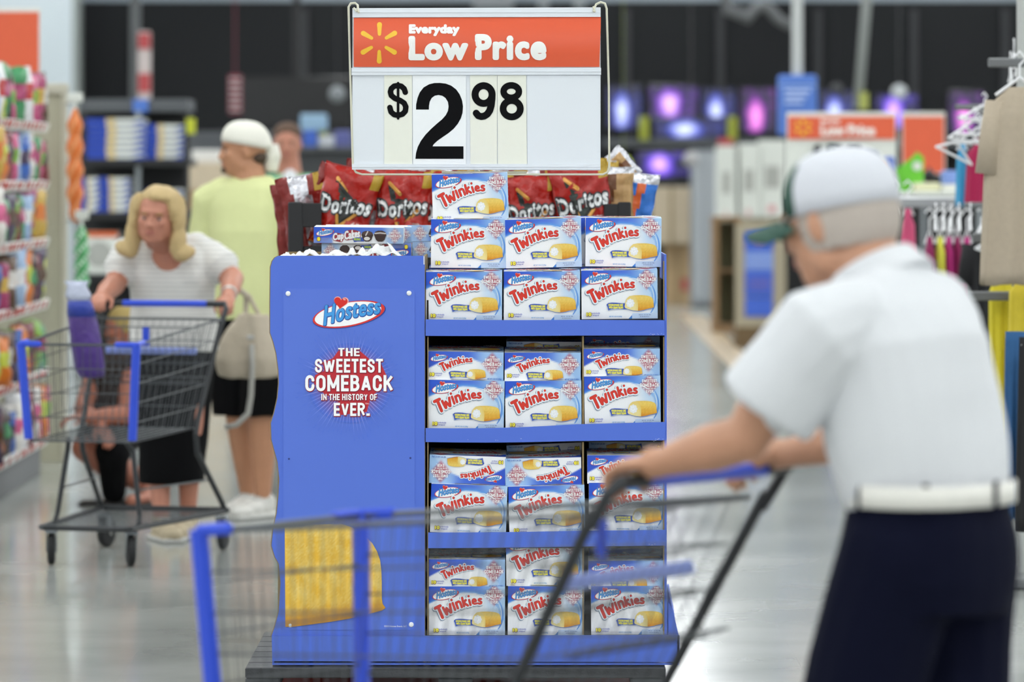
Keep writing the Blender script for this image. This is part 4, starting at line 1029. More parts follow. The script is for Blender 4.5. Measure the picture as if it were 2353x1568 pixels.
# ================================================================ shopping carts
cgrey = mat('cart_grey', '#54575a', .35, metal=.5, spec=.5); cdark = mat('cart_dark', '#2b2d30', .45, spec=.4)
cblue = mat('cart_blue', '#2f4fd0', .35, spec=.45); rubber = mat('rubber', '#17181a', .7); chrome = mat('cart_chrome', '#8f9498', .25, metal=.8)
def wire_panel(mb, A, B, C, D, nh, nv, r=.0012, rh=.0023):
    """A,B top corners; D,C bottom corners; nh horizontals nv verticals"""
    A, B, C, D = map(Vector, (A, B, C, D))
    for i in range(nh):
        t = i/(nh-1); mb.tube([A.lerp(D, t), B.lerp(C, t)], rh if 0 < i < nh-1 else rh*1.3, 5)
    for i in range(nv):
        t = i/(nv-1); mb.tube([A.lerp(B, t), D.lerp(C, t)], r, 4)
def cart(loc, ang, label, group, metal=cgrey, handle_text=None):
    """x forward, y left, origin on the floor below the handle"""
    r = empty('shopping_cart', loc, ang, label, 'cart', group)
    # basket corners: rear top (at handle), front top, bottoms
    RT, FT, RB, FB = .96, .885, .52, .50
    wr, wf, wrb, wfb = .275, .24, .235, .215; xr_, xf, xrb, xfb = .06, .955, .27, .93
    for nm, a in (('side_grid', 1), ('side_grid', -1)):
        m = MB(); wire_panel(m, (xr_, a*wr, RT), (xf, a*wf, FT), (xfb, a*wfb, FB), (xrb, a*wrb, RB), 6, 24); m.obj(nm, metal, r)
    m = MB(); wire_panel(m, (xf, wf, FT), (xf, -wf, FT), (xfb, -wfb, FB), (xfb, wfb, FB), 5, 16); m.obj('front_grid', metal, r)
    m = MB(); wire_panel(m, (xr_, wr, RT), (xr_, -wr, RT), (xrb, -wrb, RB), (xrb, wrb, RB), 6, 18); m.obj('rear_gate', metal, r)
    m = MB(); wire_panel(m, (xrb, wrb, RB), (xfb, wfb, FB), (xfb, -wfb, FB), (xrb, -wrb, RB), 12, 12); m.obj('basket_floor', metal, r)
    m = MB(); m.tube([(xr_, wr, RT), (xf, wf, FT), (xf, -wf, FT), (xr_, -wr, RT)], .0045, 8, closed=True); m.obj('rim', metal, r)
    # child seat
    m = MB(); wire_panel(m, (.20, .23, .93), (.20, -.23, .93), (.12, -.22, .70), (.12, .22, .70), 4, 16); wire_panel(m, (.12, .22, .7), (.12, -.22, .7), (.07, -.22, .72), (.07, .22, .72), 2, 10); s_ = m.obj('child_seat', metal, r)
    MB().box((.2, 0, .89), (.008, .03, .08), bev=.003).obj('seat_buckle', cblue, s_); MB().box((.14, 0, .83), (.02, .40, .026), 0, (0, .3, 0), bev=.004).obj('seat_flap', mat('flap_blue', '#8c9de0', .4), s_)
    # handle
    m = MB(); m.tube([(.03, .27, .94), (-.01, .275, 1.0), (-.03, .265, 1.02), (-.03, -.265, 1.02), (-.01, -.275, 1.0), (.03, -.27, .94)], .011, 10); h = m.obj('handle', cdark, r)
    m = MB(); m.tube([(-.03, .185, 1.02), (-.03, -.185, 1.02)], .0138, 14); m.obj('grip', cblue, h)
    if handle_text:
        pr = Print(.0001); pr.put(fit(text(handle_text, 2), -.08, -.006, .08, .006, .0006), '#e8ecf6'); link('lettering', pr.mesh('lettering', INK, M=Matrix.Translation((-.03, 0, 1.02)) @ Matrix.Rotation(-math.pi/2, 4, 'Z') @ Matrix.Translation((0, -.0166, 0))), h)
    # bumpers at the front corners and at the rim
    for a in (1, -1):
        m = MB(); m.tube([(xf+.006, a*(wf+.004), FT+.004), (xfb+.008, a*(wfb+.004), FB+.01)], .0175, 10)
        m.box((xf+.008, a*(wf-.04), FT+.002), (.02, .09, .022), bev=.006); m.box((xf-.035, a*(wf+.006), FT+.005), (.09, .018, .022), bev=.006, rot=(0, .09, 0)); m.obj('bumper', cblue, r)
    # chassis: rear uprights, front uprights, lower tray frame
    for a in (1, -1):
        m = MB(); m.tube([(.02, a*.272, .97), (.12, a*.262, .80), (.26, a*.25, .56), (.29, a*.25, .50), (.27, a*.25, .42), (.04, a*.27, .21), (0, a*.275, .165)], .0115, 8); m.obj('rear_upright', cdark, r)
        m = MB(); m.tube([(.76, a*.12, .5), (.72, a*.14, .45), (.74, a*.175, .2), (.76, a*.18, .165)], .010, 8); m.obj('front_upright', cdark, r)
    m = MB(); m.tube([(-.02, .275, .165), (.88, .19, .155), (.9, .17, .155), (.9, -.17, .155), (.88, -.19, .155), (-.02, -.275, .165)], .0105, 8, closed=True)
    m.obj('lower_frame', cdark, r)
    m = MB()
    for i in range(9):
        x = .06+.8*i/8; wv = .268-.085*(x/.88); m.tube([(x, wv, .163), (x+.06, -wv+.01, .163)], .003, 5)
    m.obj('lower_rack', metal, r)
    m = MB(); m.tube([(.12, .25, .30), (.73, .17, .30)], .004, 6); m.tube([(.12, -.25, .30), (.73, -.17, .30)], .004, 6); m.obj('side_brace', metal, r)
    for k, (x, y) in enumerate(((0.0, .26), (0.0, -.26), (.82, .17), (.82, -.17))):
        yaw = (0.1, -.15, .5, .35)[k]
        m = MB(); m.box((0, 0, .135), (.04, .05, .018), bev=.004)
        for a in (1, -1): m.add([(x_, a*.02+dy, z_) for dy in (-.002, .002) for x_, z_ in ((-.025, .13), (.02, .13), (-.01, .05), (-.03, .05))], [(0, 1, 2, 3), (7, 6, 5, 4), (0, 4, 5, 1), (1, 5, 6, 2), (2, 6, 7, 3), (3, 7, 4, 0)])
        c = m.obj('caster', chrome, r, (x, y, 0), (0, 0, yaw))
        W2 = MB().lathe([(.02, -.016), (.05, -.016), (.062, -.011), (.064, 0), (.062, .011), (.05, .016), (.02, .016)], 22, Matrix.Translation((-.02, 0, .064)) @ Matrix.Rotation(math.pi/2, 4, 'X')).obj('wheel', rubber, c)
    return r
# ang = heading of the cart in the floor plane
H1 = Vector((.324, 7.83, 0)); A1 = math.atan2(.6, -.8)
cartA = cart(H1, A1, 'shopping cart in front, pushed leftwards by the man in the white cap', None, handle_text=None)
H2 = Vector((PX(374, 18.1), 18.1, 0)); A2 = math.atan2(-.963, -.27)
cartB = cart(H2, A2, 'shopping cart on the left, facing the camera, pushed by the blonde woman', None)
# bagged bread riding in the far cart
def onf(cart_, v): return Matrix.Translation(cart_.location) @ Matrix.Rotation(cart_.rotation_euler.z, 4, 'Z') @ Vector(v)
brd = empty('bread_bag', P(198, 790, 17.7), 0, 'purple and white bagged loaf standing in the far cart', 'bag')
m = MB(); nseg = 14; rings = []
for (z, rx, ry) in ((-.14, .02, .02), (-.135, .05, .04), (-.1, .062, .05), (0, .064, .052), (.08, .06, .05), (.13, .055, .045), (.17, .045, .04), (.2, .05, .035), (.225, .03, .02)):
    rings.append([(rx*math.cos(2*math.pi*j/nseg)*(1+.06*math.sin(5*j+z*30))-.16*z, ry*math.sin(2*math.pi*j/nseg), z) for j in range(nseg)])
m.loft(rings); b_ = m.obj('body', mat('purple_film', '#46287a', .3, bump=.6, bscale=40, var=.3, scale=14), brd, smooth=True)
m = MB(); m.loft([[(rx*math.cos(2*math.pi*j/12)*1.04-.16*z, ry*math.sin(2*math.pi*j/12)*1.04, z) for j in range(12)] for z, rx, ry in ((.11, .058, .047), (.16, .05, .044), (.175, .046, .041))]); m.obj('blue_band', mat('band_blue', '#2c3f9e', .3, bump=.5), brd, smooth=True)
m = MB(); m.loft([[(rx*math.cos(2*math.pi*j/12)-.16*z, ry*math.sin(2*math.pi*j/12), z) for j in range(12)] for z, rx, ry in ((.174, .047, .042), (.2, .053, .04), (.235, .04, .03), (.255, .05, .02))]); m.obj('twisted_top', mat('clear_film', '#b4bace', .2, bump=.6, bscale=60), brd, smooth=True)
# ================================================================ people
def V3(*a): return Vector(a)
def limb(mb, pts, rs, n=12, mi=0):
    mb.tube(pts, rs, n, mi)
    for p, r in zip(pts, rs): mb.ball(p, r*1.0, 12, 8, mi)
def ering(c, a, b, tilt=0, yaw=0, n=24, sq=2.3):
    """ellipse ring: a half width (y), b half depth (x); tilt pitches it forward"""
    R = Matrix.Rotation(yaw, 3, 'Z') @ Matrix.Rotation(tilt, 3, 'Y'); o = []
    for j in range(n):
        t = 2*math.pi*j/n; ct, st = math.cos(t), math.sin(t)
        o.append(tuple(Vector(c) + R @ Vector((b*abs(ct)**(2/sq)*(1 if ct > 0 else -1), a*abs(st)**(2/sq)*(1 if st > 0 else -1), 0))))
    return o
def hand(mb, wrist, dr, nrm, side, curl=1.0, sc=1.0, mi=0):
    """palm, four jointed fingers and a thumb; nrm points out of the palm"""
    d = Vector(dr).normalized(); nv = Vector(nrm); nv = (nv - d*nv.dot(d)).normalized(); la = d.cross(nv)*side; w_ = Vector(wrist)
    pc = w_+d*.048*sc
    M = Matrix((d, la, nv)).transposed()
    mb.ball(pc, (.052*sc, .041*sc, .0165*sc), 14, 8, mi, M.to_4x4()); mb.tube([w_-d*.02, w_+d*.03], [.026*sc, .03*sc], 10, mi)
    for k, (off, L, r) in enumerate(((.030, .92, .0090), (.0105, 1.0, .0092), (-.0095, .95, .0088), (-.028, .78, .0078))):
        p = w_+d*(.08-.004*abs(k-1))*sc+la*off*sc; pts = [w_+d*.045*sc+la*off*.8*sc, p]; a = .35*curl
        for seg, l in enumerate((.042, .027, .021)):
            dd = d*math.cos(a)+nv*math.sin(a); p = p+dd*l*L*sc; pts.append(p); a += .95*curl
        limb(mb, pts, [r*1.1*sc, r*1.12*sc, r*sc, r*.94*sc, r*.82*sc], 8, mi)
    b = w_+d*.02*sc+la*.028*sc
    t1 = b+(d*.6+la*.65+nv*.35).normalized()*.036*sc; t2 = t1+(d*.75+la*.1+nv*.65*curl).normalized()*.03*sc; t3 = t2+(d*.8-la*.25+nv*.6*curl).normalized()*.024*sc
    limb(mb, [b, t1, t2, t3], [.0145*sc, .0125*sc, .0105*sc, .009*sc], 8, mi)
def headmat(c, yaw=0, pitch=0, roll=0):
    return Matrix.Translation(c) @ Euler((roll, pitch, yaw), 'XYZ').to_matrix().to_4x4()
def head(mb, M, sc=1.0, fat=1.0, mi=0):
    def B(c, r, rot=None):
        p = M @ Vector([q*sc for q in c]); R = M.to_3x3().normalized()
        if rot: R = R @ Euler(rot).to_matrix()
        mb.ball(p, tuple(q*sc for q in r), 18, 12, mi, R.to_4x4())
    B((-.008, 0, .025), (.098, .077*fat, .092)); B((.022, 0, -.035), (.074, .064*fat, .078)); B((.04, 0, -.072), (.05, .048*fat, .045)); B((.066, 0, -.088), (.025, .026, .022))
    B((.078, 0, .024), (.022, .05, .014))
    for s in (-1, 1):
        B((.066, s*.036*fat, -.02), (.026, .022, .02)); B((-.004, s*.079*fat, -.012), (.017, .009, .03), (0, .15, s*.35)); B((.002, s*.05*fat, -.065), (.035, .02, .03))
        B((.101, s*.011, -.033), (.009, .009, .008))
    B((.094, 0, -.008), (.014, .010, .024), (0, -.3, 0)); B((.107, 0, -.028), (.012, .011, .011)); B((.088, 0, -.056), (.013, .024, .007)); B((.086, 0, -.067), (.012, .021, .007))
def face(M, root, skin_lip, iris='#4a3a2c', brow='#6b5334', sc=1.0):
    R = M.to_3x3().normalized()
    def pt(x, y, z): return M @ Vector((x*sc, y*sc, z*sc))
    for s in (-1, 1):
        m = MB(); m.ball(pt(.0765, s*.032, -.004), (.0105*sc, .0125*sc, .008*sc), 12, 8, 0, R.to_4x4()); e = m.obj('eye', mat('eye_white', '#a98f80', .3, var=.01), root, smooth=True)
        m = MB(); m.ball(pt(.0865, s*.032, -.004), (.0035*sc, .006*sc, .006*sc), 10, 6, 0, R.to_4x4()); m.obj('iris', mat('iris'+iris, iris, .2), e, smooth=True)
        m = MB(); m.tube([pt(.086, s*.052, .012), pt(.095, s*.036, .019), pt(.098, s*.018, .014)], [.002*sc, .0038*sc, .0032*sc], 6); m.obj('eyebrow', mat('brow'+brow, brow, .8), root, smooth=True)
    m = MB(); m.ball(pt(.0945, 0, -.0565), (.008*sc, .022*sc, .0045*sc), 12, 6, 0, R.to_4x4()); m.ball(pt(.0925, 0, -.066), (.008*sc, .019*sc, .005*sc), 12, 6, 0, R.to_4x4()); m.obj('lips', skin_lip, root, smooth=True)
skinA = mat('skin_pink', '#bf8d70', .5, var=.1, scale=22, bump=.1, bscale=200); skinT = mat('skin_tan', '#b98565', .5, var=.1, scale=22); skinR = mat('skin_ruddy', '#b87c66', .5, var=.1, scale=22)
lip = mat('lip_rose', '#a9605a', .45); denimn = mat('navy_cloth', '#090c20', .9, spec=.12, var=.12, scale=200, bump=.1)
whitec = mat('white_cloth', '#d6d8db', .8, var=.02, scale=150, bump=.12, bscale=12)
def shoe(mb, c, yaw, L=.28, mi=0):
    M = Matrix.Translation(c) @ Matrix.Rotation(yaw, 4, 'Z'); R = M.to_3x3().to_4x4()
    for p, r in (((.0, 0, .05), (.06, .042, .05)), ((.07, 0, .045), (.07, .045, .043)), ((.14, 0, .035), (.062, .048, .036)), ((-.03, 0, .06), (.045, .038, .055)), ((-.01, 0, .09), (.05, .04, .03))):
        mb.ball(M @ Vector(p), r, 14, 9, mi, R)
    mb.box(M @ Vector((.055, 0, .012)), (L-.02, .088, .024), mi, (0, 0, yaw), bev=.01)
def build_shoes(root, feet, m_up, voxel=.006):
    for c, yaw in feet:
        m = MB(); shoe(m, c, yaw); s = remeshed(m, 'shoe', m_up, voxel, root, 5)
        M = Matrix.Translation(c) @ Matrix.Rotation(yaw, 4, 'Z')
        m = MB()
        for i in range(4): a = M @ Vector((.035+.024*i, -.024, .094-.009*i)); b = M @ Vector((.035+.024*i, .024, .094-.009*i)); m.tube([a, (a+b)/2+Vector((0, 0, .006)), b], .003, 5)
        m.obj('laces', mat('lace_grey', '#cfcfcc', .8), s)
        m = MB(); m.box(M @ Vector((.055, 0, .010)), (.285, .095, .02), 0, (0, 0, yaw), bev=.008); m.obj('sole', mat('sole_grey', '#b9b9b5', .8), s)

# ---- man in the white cap (foreground)
man = empty('person', (.724, 7.53, 0), A1, 'man in white cap, white polo and navy trousers bending over the front cart', 'person')
Mh = headmat((.187, 0, 1.478), 0.0, .2)
mb = MB(); head(mb, Mh, 1.0, 1.05)
limb(mb, [(.10, 0, 1.36), (.135, 0, 1.41), (.155, 0, 1.45)], [.075, .066, .062])
torso = [ering((0, 0, .94), .15, .11), ering((.01, 0, 1.05), .152, .11), ering((.04, 0, 1.18), .165, .115, .15), ering((.07, 0, 1.28), .165, .095, .25), ering((.09, 0, 1.335), .12, .07, .3), ering((.10, 0, 1.37), .06, .055, .3)]
mb.loft(torso)
for s, el, wr_ in ((1, (.235, .222, 1.105), (.425, .2, 1.055)), (-1, (.19, -.225, 1.10), (.425, -.2, 1.05))):
    limb(mb, [(.08, s*.14, 1.295), (.10, s*.175, 1.285), (.17, s*.205, 1.21), el], [.06, .058, .05, .041])
    limb(mb, [el, (el[0]*.6+wr_[0]*.4, el[1]*.6+wr_[1]*.4, el[2]*.6+wr_[2]*.4), wr_], [.043, .043, .027])
    hand(mb, wr_, (1, 0, -.12), (0.25, 0, -1), -s if s == 1 else 1, 1.0)
for s, kn, an in ((1, (.14, .09, .50), (.06, .1, .10)), (-1, (.02, -.09, .50), (-.22, -.1, .12))):
    limb(mb, [(0, s*.085, .93), (kn[0]*.5, s*.09, .70), kn, ((kn[0]+an[0])/2, s*.1, .33), an], [.085, .075, .055, .052, .036])
body = remeshed(mb, 'body', skinA, .0048, man, 5)
face(Mh, man, lip, '#4c5a66', '#b9b2a8')
m = MB()
m.loft([ering((.0, 0, .985), .163, .118), ering((.012, 0, 1.03), .168, .123), ering((.025, 0, 1.09), .176, .132, .05), ering((.04, 0, 1.17), .184, .137, .12), ering((.055, 0, 1.26), .195, .130, .2), ering((.075, 0, 1.31), .185, .112, .28), ering((.09, 0, 1.358), .13, .085, .35), ering((.105, 0, 1.388), .078, .07, .4)])
for s, el in ((1, (.235, .222, 1.105)), (-1, (.19, -.225, 1.10))):
    p0 = V3(.075, s*.14, 1.305); p1 = V3(.10, s*.19, 1.288); p2 = Vector(el)+V3(-.035, 0, .05)
    limb(m, [p0, p1, p1.lerp(p2, .5)], [.078, .078, .079]); m.tube([p1.lerp(p2, .4), p2-(p2-p1)*.06], [.079, .09], 16)
m.ball((.19, .205, 1.16), (.06, .05, .05))
shirt = remeshed(m, 'polo_shirt', whitec, .006, man, 6, folds=.02, fscale=6)
m = MB(); m.tube([(.085, 0, 1.35), (.108, 0, 1.378), (.122, 0, 1.402)], [.098, .088, .079], 24)
m.tube([(.06, .05, 1.38), (.14, .075, 1.37), (.19, .04, 1.345)], [.012, .014, .006], 8); m.tube([(.06, -.05, 1.38), (.14, -.075, 1.37), (.19, -.04, 1.345)], [.012, .014, .006], 8)
remeshed(m, 'collar', whitec, .005, shirt, 3)
m = MB(); m.loft([ering((0, 0, .995), .159, .116), ering((0, 0, .93), .175, .128), ering((0, 0, .86), .18, .13), ering((0, 0, .80), .16, .12)])
for s, kn, an in ((1, (.14, .09, .50), (.06, .1, .10)), (-1, (.02, -.09, .50), (-.22, -.1, .12))):
    limb(m, [(0, s*.085, .90), (kn[0]*.5, s*.095, .70), kn, ((kn[0]+an[0])/2, s*.1, .30), (an[0], an[1], .10)], [.108, .104, .092, .088, .085])
remeshed(m, 'trousers', denimn, .007, man, 5, folds=.012, fscale=7)
m = MB(); m.loft([ering((0, 0, z), .170+d_, .126+d_) for z, d_ in ((.990, 0), (.991, .004), (1.028, .004), (1.029, 0))], caps=False); belt = m.obj('belt', mat('belt_white', '#e2e0d8', .45, bump=.1), man, smooth=True)
for t in (.3, 1.25, 2.2, 3.14, 4.1, 5.0):
    p = V3(.131*math.cos(t), .175*math.sin(t), 1.008); MB().box(p, (.006, .012, .055), 0, (0, 0, t), bev=.002).obj('belt_loop', denimn, belt)
# cap
m = MB(); rings = []
for k in range(9):
    t = k/8*math.pi/2; rr = math.cos(t)**.8 if k < 8 else .02
    rings.append([tuple(Mh @ Vector((-.012+.107*rr*math.cos(a), .09*rr*math.sin(a), .045+.083*math.sin(t)))) for a in [2*math.pi*j/28 for j in range(28)]])
rings.insert(0, [tuple(Mh @ Vector((-.012+.108*math.cos(a), .091*math.sin(a), .016))) for a in [2*math.pi*j/28 for j in range(28)]])
m.loft(rings)
for i, f in enumerate(m.f):
    c = sum((Vector(m.v[j]) for j in f), Vector())/len(f); l = Mh.inverted() @ c
    if l.x > .03: m.m[i] = 1
capo = m.obj('cap', [mat('cap_white', '#d3d5dc', .8, var=.03, scale=120), mat('cap_green', '#1f4a3c', .75)], man, smooth=True)
m = MB(); nb_ = 12; V = []; 
for j in range(5):
    for i in range(nb_+1):
        a = math.radians(-62+124*i/nb_); r0 = .095; ext = .095*j/4*math.cos(a*.75)
        V.append((-.012+(r0+.012)*math.cos(a)+ext, .09*math.sin(a), .028-.042*abs(math.sin(a))**1.5-.012*(j/4)))
tp = [tuple(Mh @ Vector(v)) for v in V]; bt = [tuple(Mh @ (Vector(v)-Vector((0, 0, .004)))) for v in V]; q = []
for j in range(4):
    for i in range(nb_): a = j*(nb_+1)+i; q.append((a, a+1, a+nb_+2, a+nb_+1)); n_ = len(tp); q.append((a+n_+nb_+1, a+n_+nb_+2, a+n_+1, a+n_))
for i in range(nb_): a = 4*(nb_+1)+i; q.append((a, a+1, a+1+len(tp), a+len(tp)))
m.add(tp+bt, q); m.obj('brim', mat('cap_green', '#1f4a3c'), capo, smooth=True)
m = MB(); m.ball(Mh @ V3(-.012, 0, .13), (.008, .008, .004), 8, 5); m.obj('cap_button', mat('cap_green', '#1f4a3c'), capo)
m = MB(); m.loft([[tuple(Mh @ Vector((-.018+rx*math.cos(a), ry*math.sin(a), z))) for a in [math.radians(50+260*j/24) for j in range(25)]] for z, rx, ry in ((.03, .098, .083), (0, .1, .085), (-.03, .094, .083), (-.055, .08, .074), (-.058, .07, .066), (-.03, .084, .074), (.03, .09, .076))], caps=False)
remeshed(m, 'hair', mat('hair_grey', '#b9aea4', .8, bump=.4, bscale=200), .006, man, 2)
build_shoes(man, (((.06, .1, 0), 0), ((-.22, -.1, .03), 0)), mat('shoe_white', '#d5d3cd', .6))

# ---- blonde woman pushing the far cart
wom = empty('person', (PX(398, 18.62), 18.62, 0), math.radians(-90)-.12, 'blonde woman in grey-white striped short-sleeved top pushing the far cart', 'person')
wf_ = wom.matrix_world
def loc_of(root, px, py, Y):
    p = P(px, py, Y); r = root.rotation_euler.z; d = p-root.location
    return V3(d.x*math.cos(-r)-d.y*math.sin(-r), d.x*math.sin(-r)+d.y*math.cos(-r), p.z)
hc = loc_of(wom, 360, 497, 18.4); Mw = headmat(hc, -.05, .08, -.08)
mb = MB(); head(mb, Mw, 1.02, 1.1)
limb(mb, [(.03, 0, 1.22), (hc.x-.02, hc.y*.8, 1.32), (hc.x-.015, hc.y, hc.z-.06)], [.07, .058, .055])
mb.loft([ering((0, 0, .86), .16, .12), ering((0, 0, .98), .15, .12), ering((.0, 0, 1.1), .16, .12), ering((.02, 0, 1.2), .14, .08), ering((.03, 0, 1.26), .08, .06)])
hL = loc_of(wom, 520, 700, 18.14); hR = loc_of(wom, 222, 690, 18.05)
eL = loc_of(wom, 535, 640, 18.5); eR = loc_of(wom, 262, 655, 18.5)
for s, el, wr_ in ((1, eL, hL), (-1, eR, hR)):
    sh_ = loc_of(wom, 478 if s == 1 else 296, 590, 18.6)
    limb(mb, [(0.02, s*.12, 1.21), tuple(sh_-V3(0, 0, .01)), tuple(el)], [.045, .052, .047]); wv = el.lerp(wr_, .72); limb(mb, [tuple(el), tuple(el.lerp(wr_, .4)), tuple(wv)], [.048, .044, .027])
    hand(mb, wv, (wr_-el), (0.15, 0, -1), -s if s == 1 else 1, 1.0, .92)
for s, kn, an in ((1, (.06, .085, .46), (-.02, .06, .1)), (-1, (.02, -.07, .46), (.10, -.03, .09))):
    limb(mb, [(0, s*.085, .85), (kn[0]*.6, s*.085, .65), kn, ((kn[0]+an[0])/2, (kn[1]+an[1])/2, .3), an], [.09, .08, .056, .052, .034])
remeshed(mb, 'body', skinR, .0075, wom, 4)
face(Mw, wom, lip, '#3b4a55', '#9a7a4c')
stripe = mat('striped_jersey', '#cfcecb', .85, var=.03, bump=.1)
nt = stripe.node_tree; wv_ = nt.nodes.new('ShaderNodeTexWave'); wv_.bands_direction = 'Z'; wv_.inputs['Scale'].default_value = 16; wv_.inputs['Distortion'].default_value = .8
tc = [n for n in nt.nodes if n.type == 'TEX_COORD'][0]; nt.links.new(tc.outputs['Object'], wv_.inputs[0])
cr = nt.nodes.new('ShaderNodeValToRGB'); cr.color_ramp.elements[0].color = (*srgb('#bebdbb'), 1); cr.color_ramp.elements[1].color = (*srgb('#dddcd8'), 1); cr.color_ramp.elements[0].position = .15; cr.color_ramp.elements[1].position = .45
nt.links.new(wv_.outputs['Fac'], cr.inputs[0]); nt.links.new(cr.outputs[0], nt.nodes['Principled BSDF'].inputs['Base Color'])
m = MB(); m.loft([ering((0, 0, .80), .195, .15), ering((0, 0, .9), .19, .15), ering((0, 0, 1.0), .178, .145), ering((.015, 0, 1.1), .185, .15), ering((.02, 0, 1.18), .185, .13), ering((.02, 0, 1.25), .16, .095), ering((.005, 0, 1.30), .10, .06)])
m.ball((.09, .08, 1.12), (.07, .075, .07)); m.ball((.09, -.08, 1.12), (.07, .075, .07))
for s, el in ((1, eL), (-1, eR)):
    sh_ = loc_of(wom, 478 if s == 1 else 296, 588, 18.6); p = sh_.lerp(el, .55); limb(m, [(0.02, s*.11, 1.245), tuple(sh_), tuple(p)], [.07, .073, .07]); m.tube([tuple(sh_), tuple(p+(el-sh_)*.05)], [.072, .082], 14)
remeshed(m, 'striped_top', stripe, .0085, wom, 5, folds=.012, fscale=9)
# scooped neckline: skin inset sits proud of the cloth
m = MB(); m.ball((.118, hc.y*.25+.01, 1.205), (.045, .075, .085), 14, 9); m.ball((.085, hc.y*.5, 1.27), (.055, .092, .055), 14, 9); remeshed(m, 'neckline', skinR, .006, wom, 4)
blackc = mat('black_cloth', '#0b0b0d', .9, spec=.12, var=.1, bump=.1)
m = MB(); m.loft([ering((0, 0, .9), .17, .13), ering((0, 0, .82), .19, .145), ering((0, 0, .7), .18, .14), ering((.02, 0, .5), .155, .13), ering((.02, 0, .36), .145, .13), ering((.02, 0, .24), .14, .13)])
remeshed(m, 'black_skirt', blackc, .009, wom, 4, folds=.01)
# bobbed blonde hair
blond = mat('hair_blonde', '#c4aa78', .6, var=.25, scale=30, bump=.5, bscale=60, stretch=(6, 6, .6))
m = MB()
def HB(c, r, rot=(0, 0, 0)): m.ball(Mw @ Vector(c), r, 16, 10, 0, (Mw.to_3x3() @ Euler(rot).to_matrix()).to_4x4())
HB((-.035, 0, .045), (.1, .098, .09)); HB((-.01, .01, .082), (.09, .084, .05)); HB((-.06, 0, -.03), (.07, .105, .11))
for s in (-1, 1):
    HB((-.015, s*.094, -.01), (.055, .03, .10)); HB((-.005, s*.098, -.10), (.05, .038, .075)); HB((-.005, s*.124, -.15), (.05, .05, .035), (s*.5, 0, 0)); HB((.035, s*.072, .045), (.035, .022, .06), (0, 0, s*.4))
HB((.05, .025, .098), (.045, .055, .02), (0, .5, .3))
remeshed(m, 'hair', blond, .0065, wom, 4, folds=.008, fscale=25)
build_shoes(wom, (((-.02, .06, 0), -.1), ((.10, -.03, 0), .5)), mat('shoe_tan', '#b5a78c', .7), .007)
m = MB(); m.lathe([(.03, -.012), (.035, -.012), (.036, 0), (.035, .012), (.03, .012)], 14, Matrix.Translation(eL.lerp(hL, .6)) @ (hL-eL).to_track_quat('Z', 'Y').to_matrix().to_4x4()); m.obj('bracelet', mat('silver_trinket', '#c9c9c6', .3, metal=.6), wom)

# ---- man in pale yellow-green T-shirt
tee = empty('person', (PX(578, 19.8), 19.8, 0), math.radians(-118), 'man in pale yellow-green T-shirt, black shorts and backwards white cap', 'person')
hc = loc_of(tee, 562, 345, 19.8); yawh = math.radians(180-(-118))-.0
Mt = headmat(hc, math.radians(-180+118)+.12, .02)
mb = MB(); head(mb, Mt, 1.05, 1.05)
limb(mb, [(0, 0, 1.49), (hc.x*.6, hc.y*.6, 1.6), (hc.x, hc.y, hc.z-.05)], [.08, .068, .064])
mb.loft([ering((0, 0, .98), .16, .12), ering((0, 0, 1.1), .16, .12), ering((0, 0, 1.3), .16, .10), ering((0, 0, 1.42), .16, .08), ering((0, 0, 1.5), .09, .06)])
for s in (1, -1):
    el = (-.02, s*.28, 1.17); wv = (.10, s*.27, .96)
    limb(mb, [(0, s*.15, 1.44), (0, s*.21, 1.42), el], [.05, .055, .047]); limb(mb, [el, (.03, s*.275, 1.08), wv], [.047, .046, .03]); hand(mb, wv, (.4, 0, -1), (0, -s, 0), s, .5)
for s, kn, an in ((1, (.06, .10, .50), (.05, .09, .1)), (-1, (-.02, -.09, .50), (-.1, -.08, .1))):
    limb(mb, [(0, s*.09, .95), (kn[0]*.6, s*.095, .72), kn, ((kn[0]+an[0])/2, (kn[1]+an[1])/2, .32), an], [.095, .085, .06, .058, .038])
remeshed(mb, 'body', skinT, .0075, tee, 4)
face(Mt, tee, lip, '#2f2a24', '#4b3a2c', 1.05)
m = MB(); m.ball(Mt @ V3(.092, 0, -.09), (.02, .022, .016), 10, 7, 0, Mt.to_3x3().to_4x4()); m.ball(Mt @ V3(.1, 0, -.047), (.01, .024, .005), 10, 6, 0, Mt.to_3x3().to_4x4()); remeshed(m, 'goatee', mat('hair_dark', '#4a3b30', .8), .004, tee, 2)
yell = mat('pale_yellow_cloth', '#d6dba0', .85, var=.03, scale=30, bump=.1)
m = MB(); m.loft([ering((0, 0, .90), .195, .15), ering((0, 0, 1.0), .195, .155), ering((0, 0, 1.15), .19, .15), ering((.01, 0, 1.3), .198, .145), ering((0, 0, 1.42), .205, .125), ering((0, 0, 1.5), .165, .10), ering((-.005, 0, 1.555), .085, .075)])
for s in (1, -1):
    limb(m, [(0, s*.15, 1.46), (0, s*.215, 1.435), (-.01, s*.25, 1.30)], [.082, .08, .078]); m.tube([(0, s*.22, 1.42), (-.015, s*.262, 1.235)], [.078, .09], 16)
remeshed(m, 't_shirt', yell, .0085, tee, 5, folds=.014, fscale=7)
m = MB(); m.loft([ering((0, 0, 1.0), .165, .13), ering((0, 0, .92), .185, .14), ering((0, 0, .8), .18, .14)])
for s, kn in ((1, (.06, .10, .50)), (-1, (-.02, -.09, .50))): limb(m, [(0, s*.09, .9), (kn[0]*.6, s*.1, .7), (kn[0], kn[1], .55)], [.11, .112, .108]); m.tube([(kn[0]*.6, kn[1], .7), (kn[0], kn[1], .46)], [.11, .112], 14)
remeshed(m, 'shorts', blackc, .009, tee, 4, folds=.01)
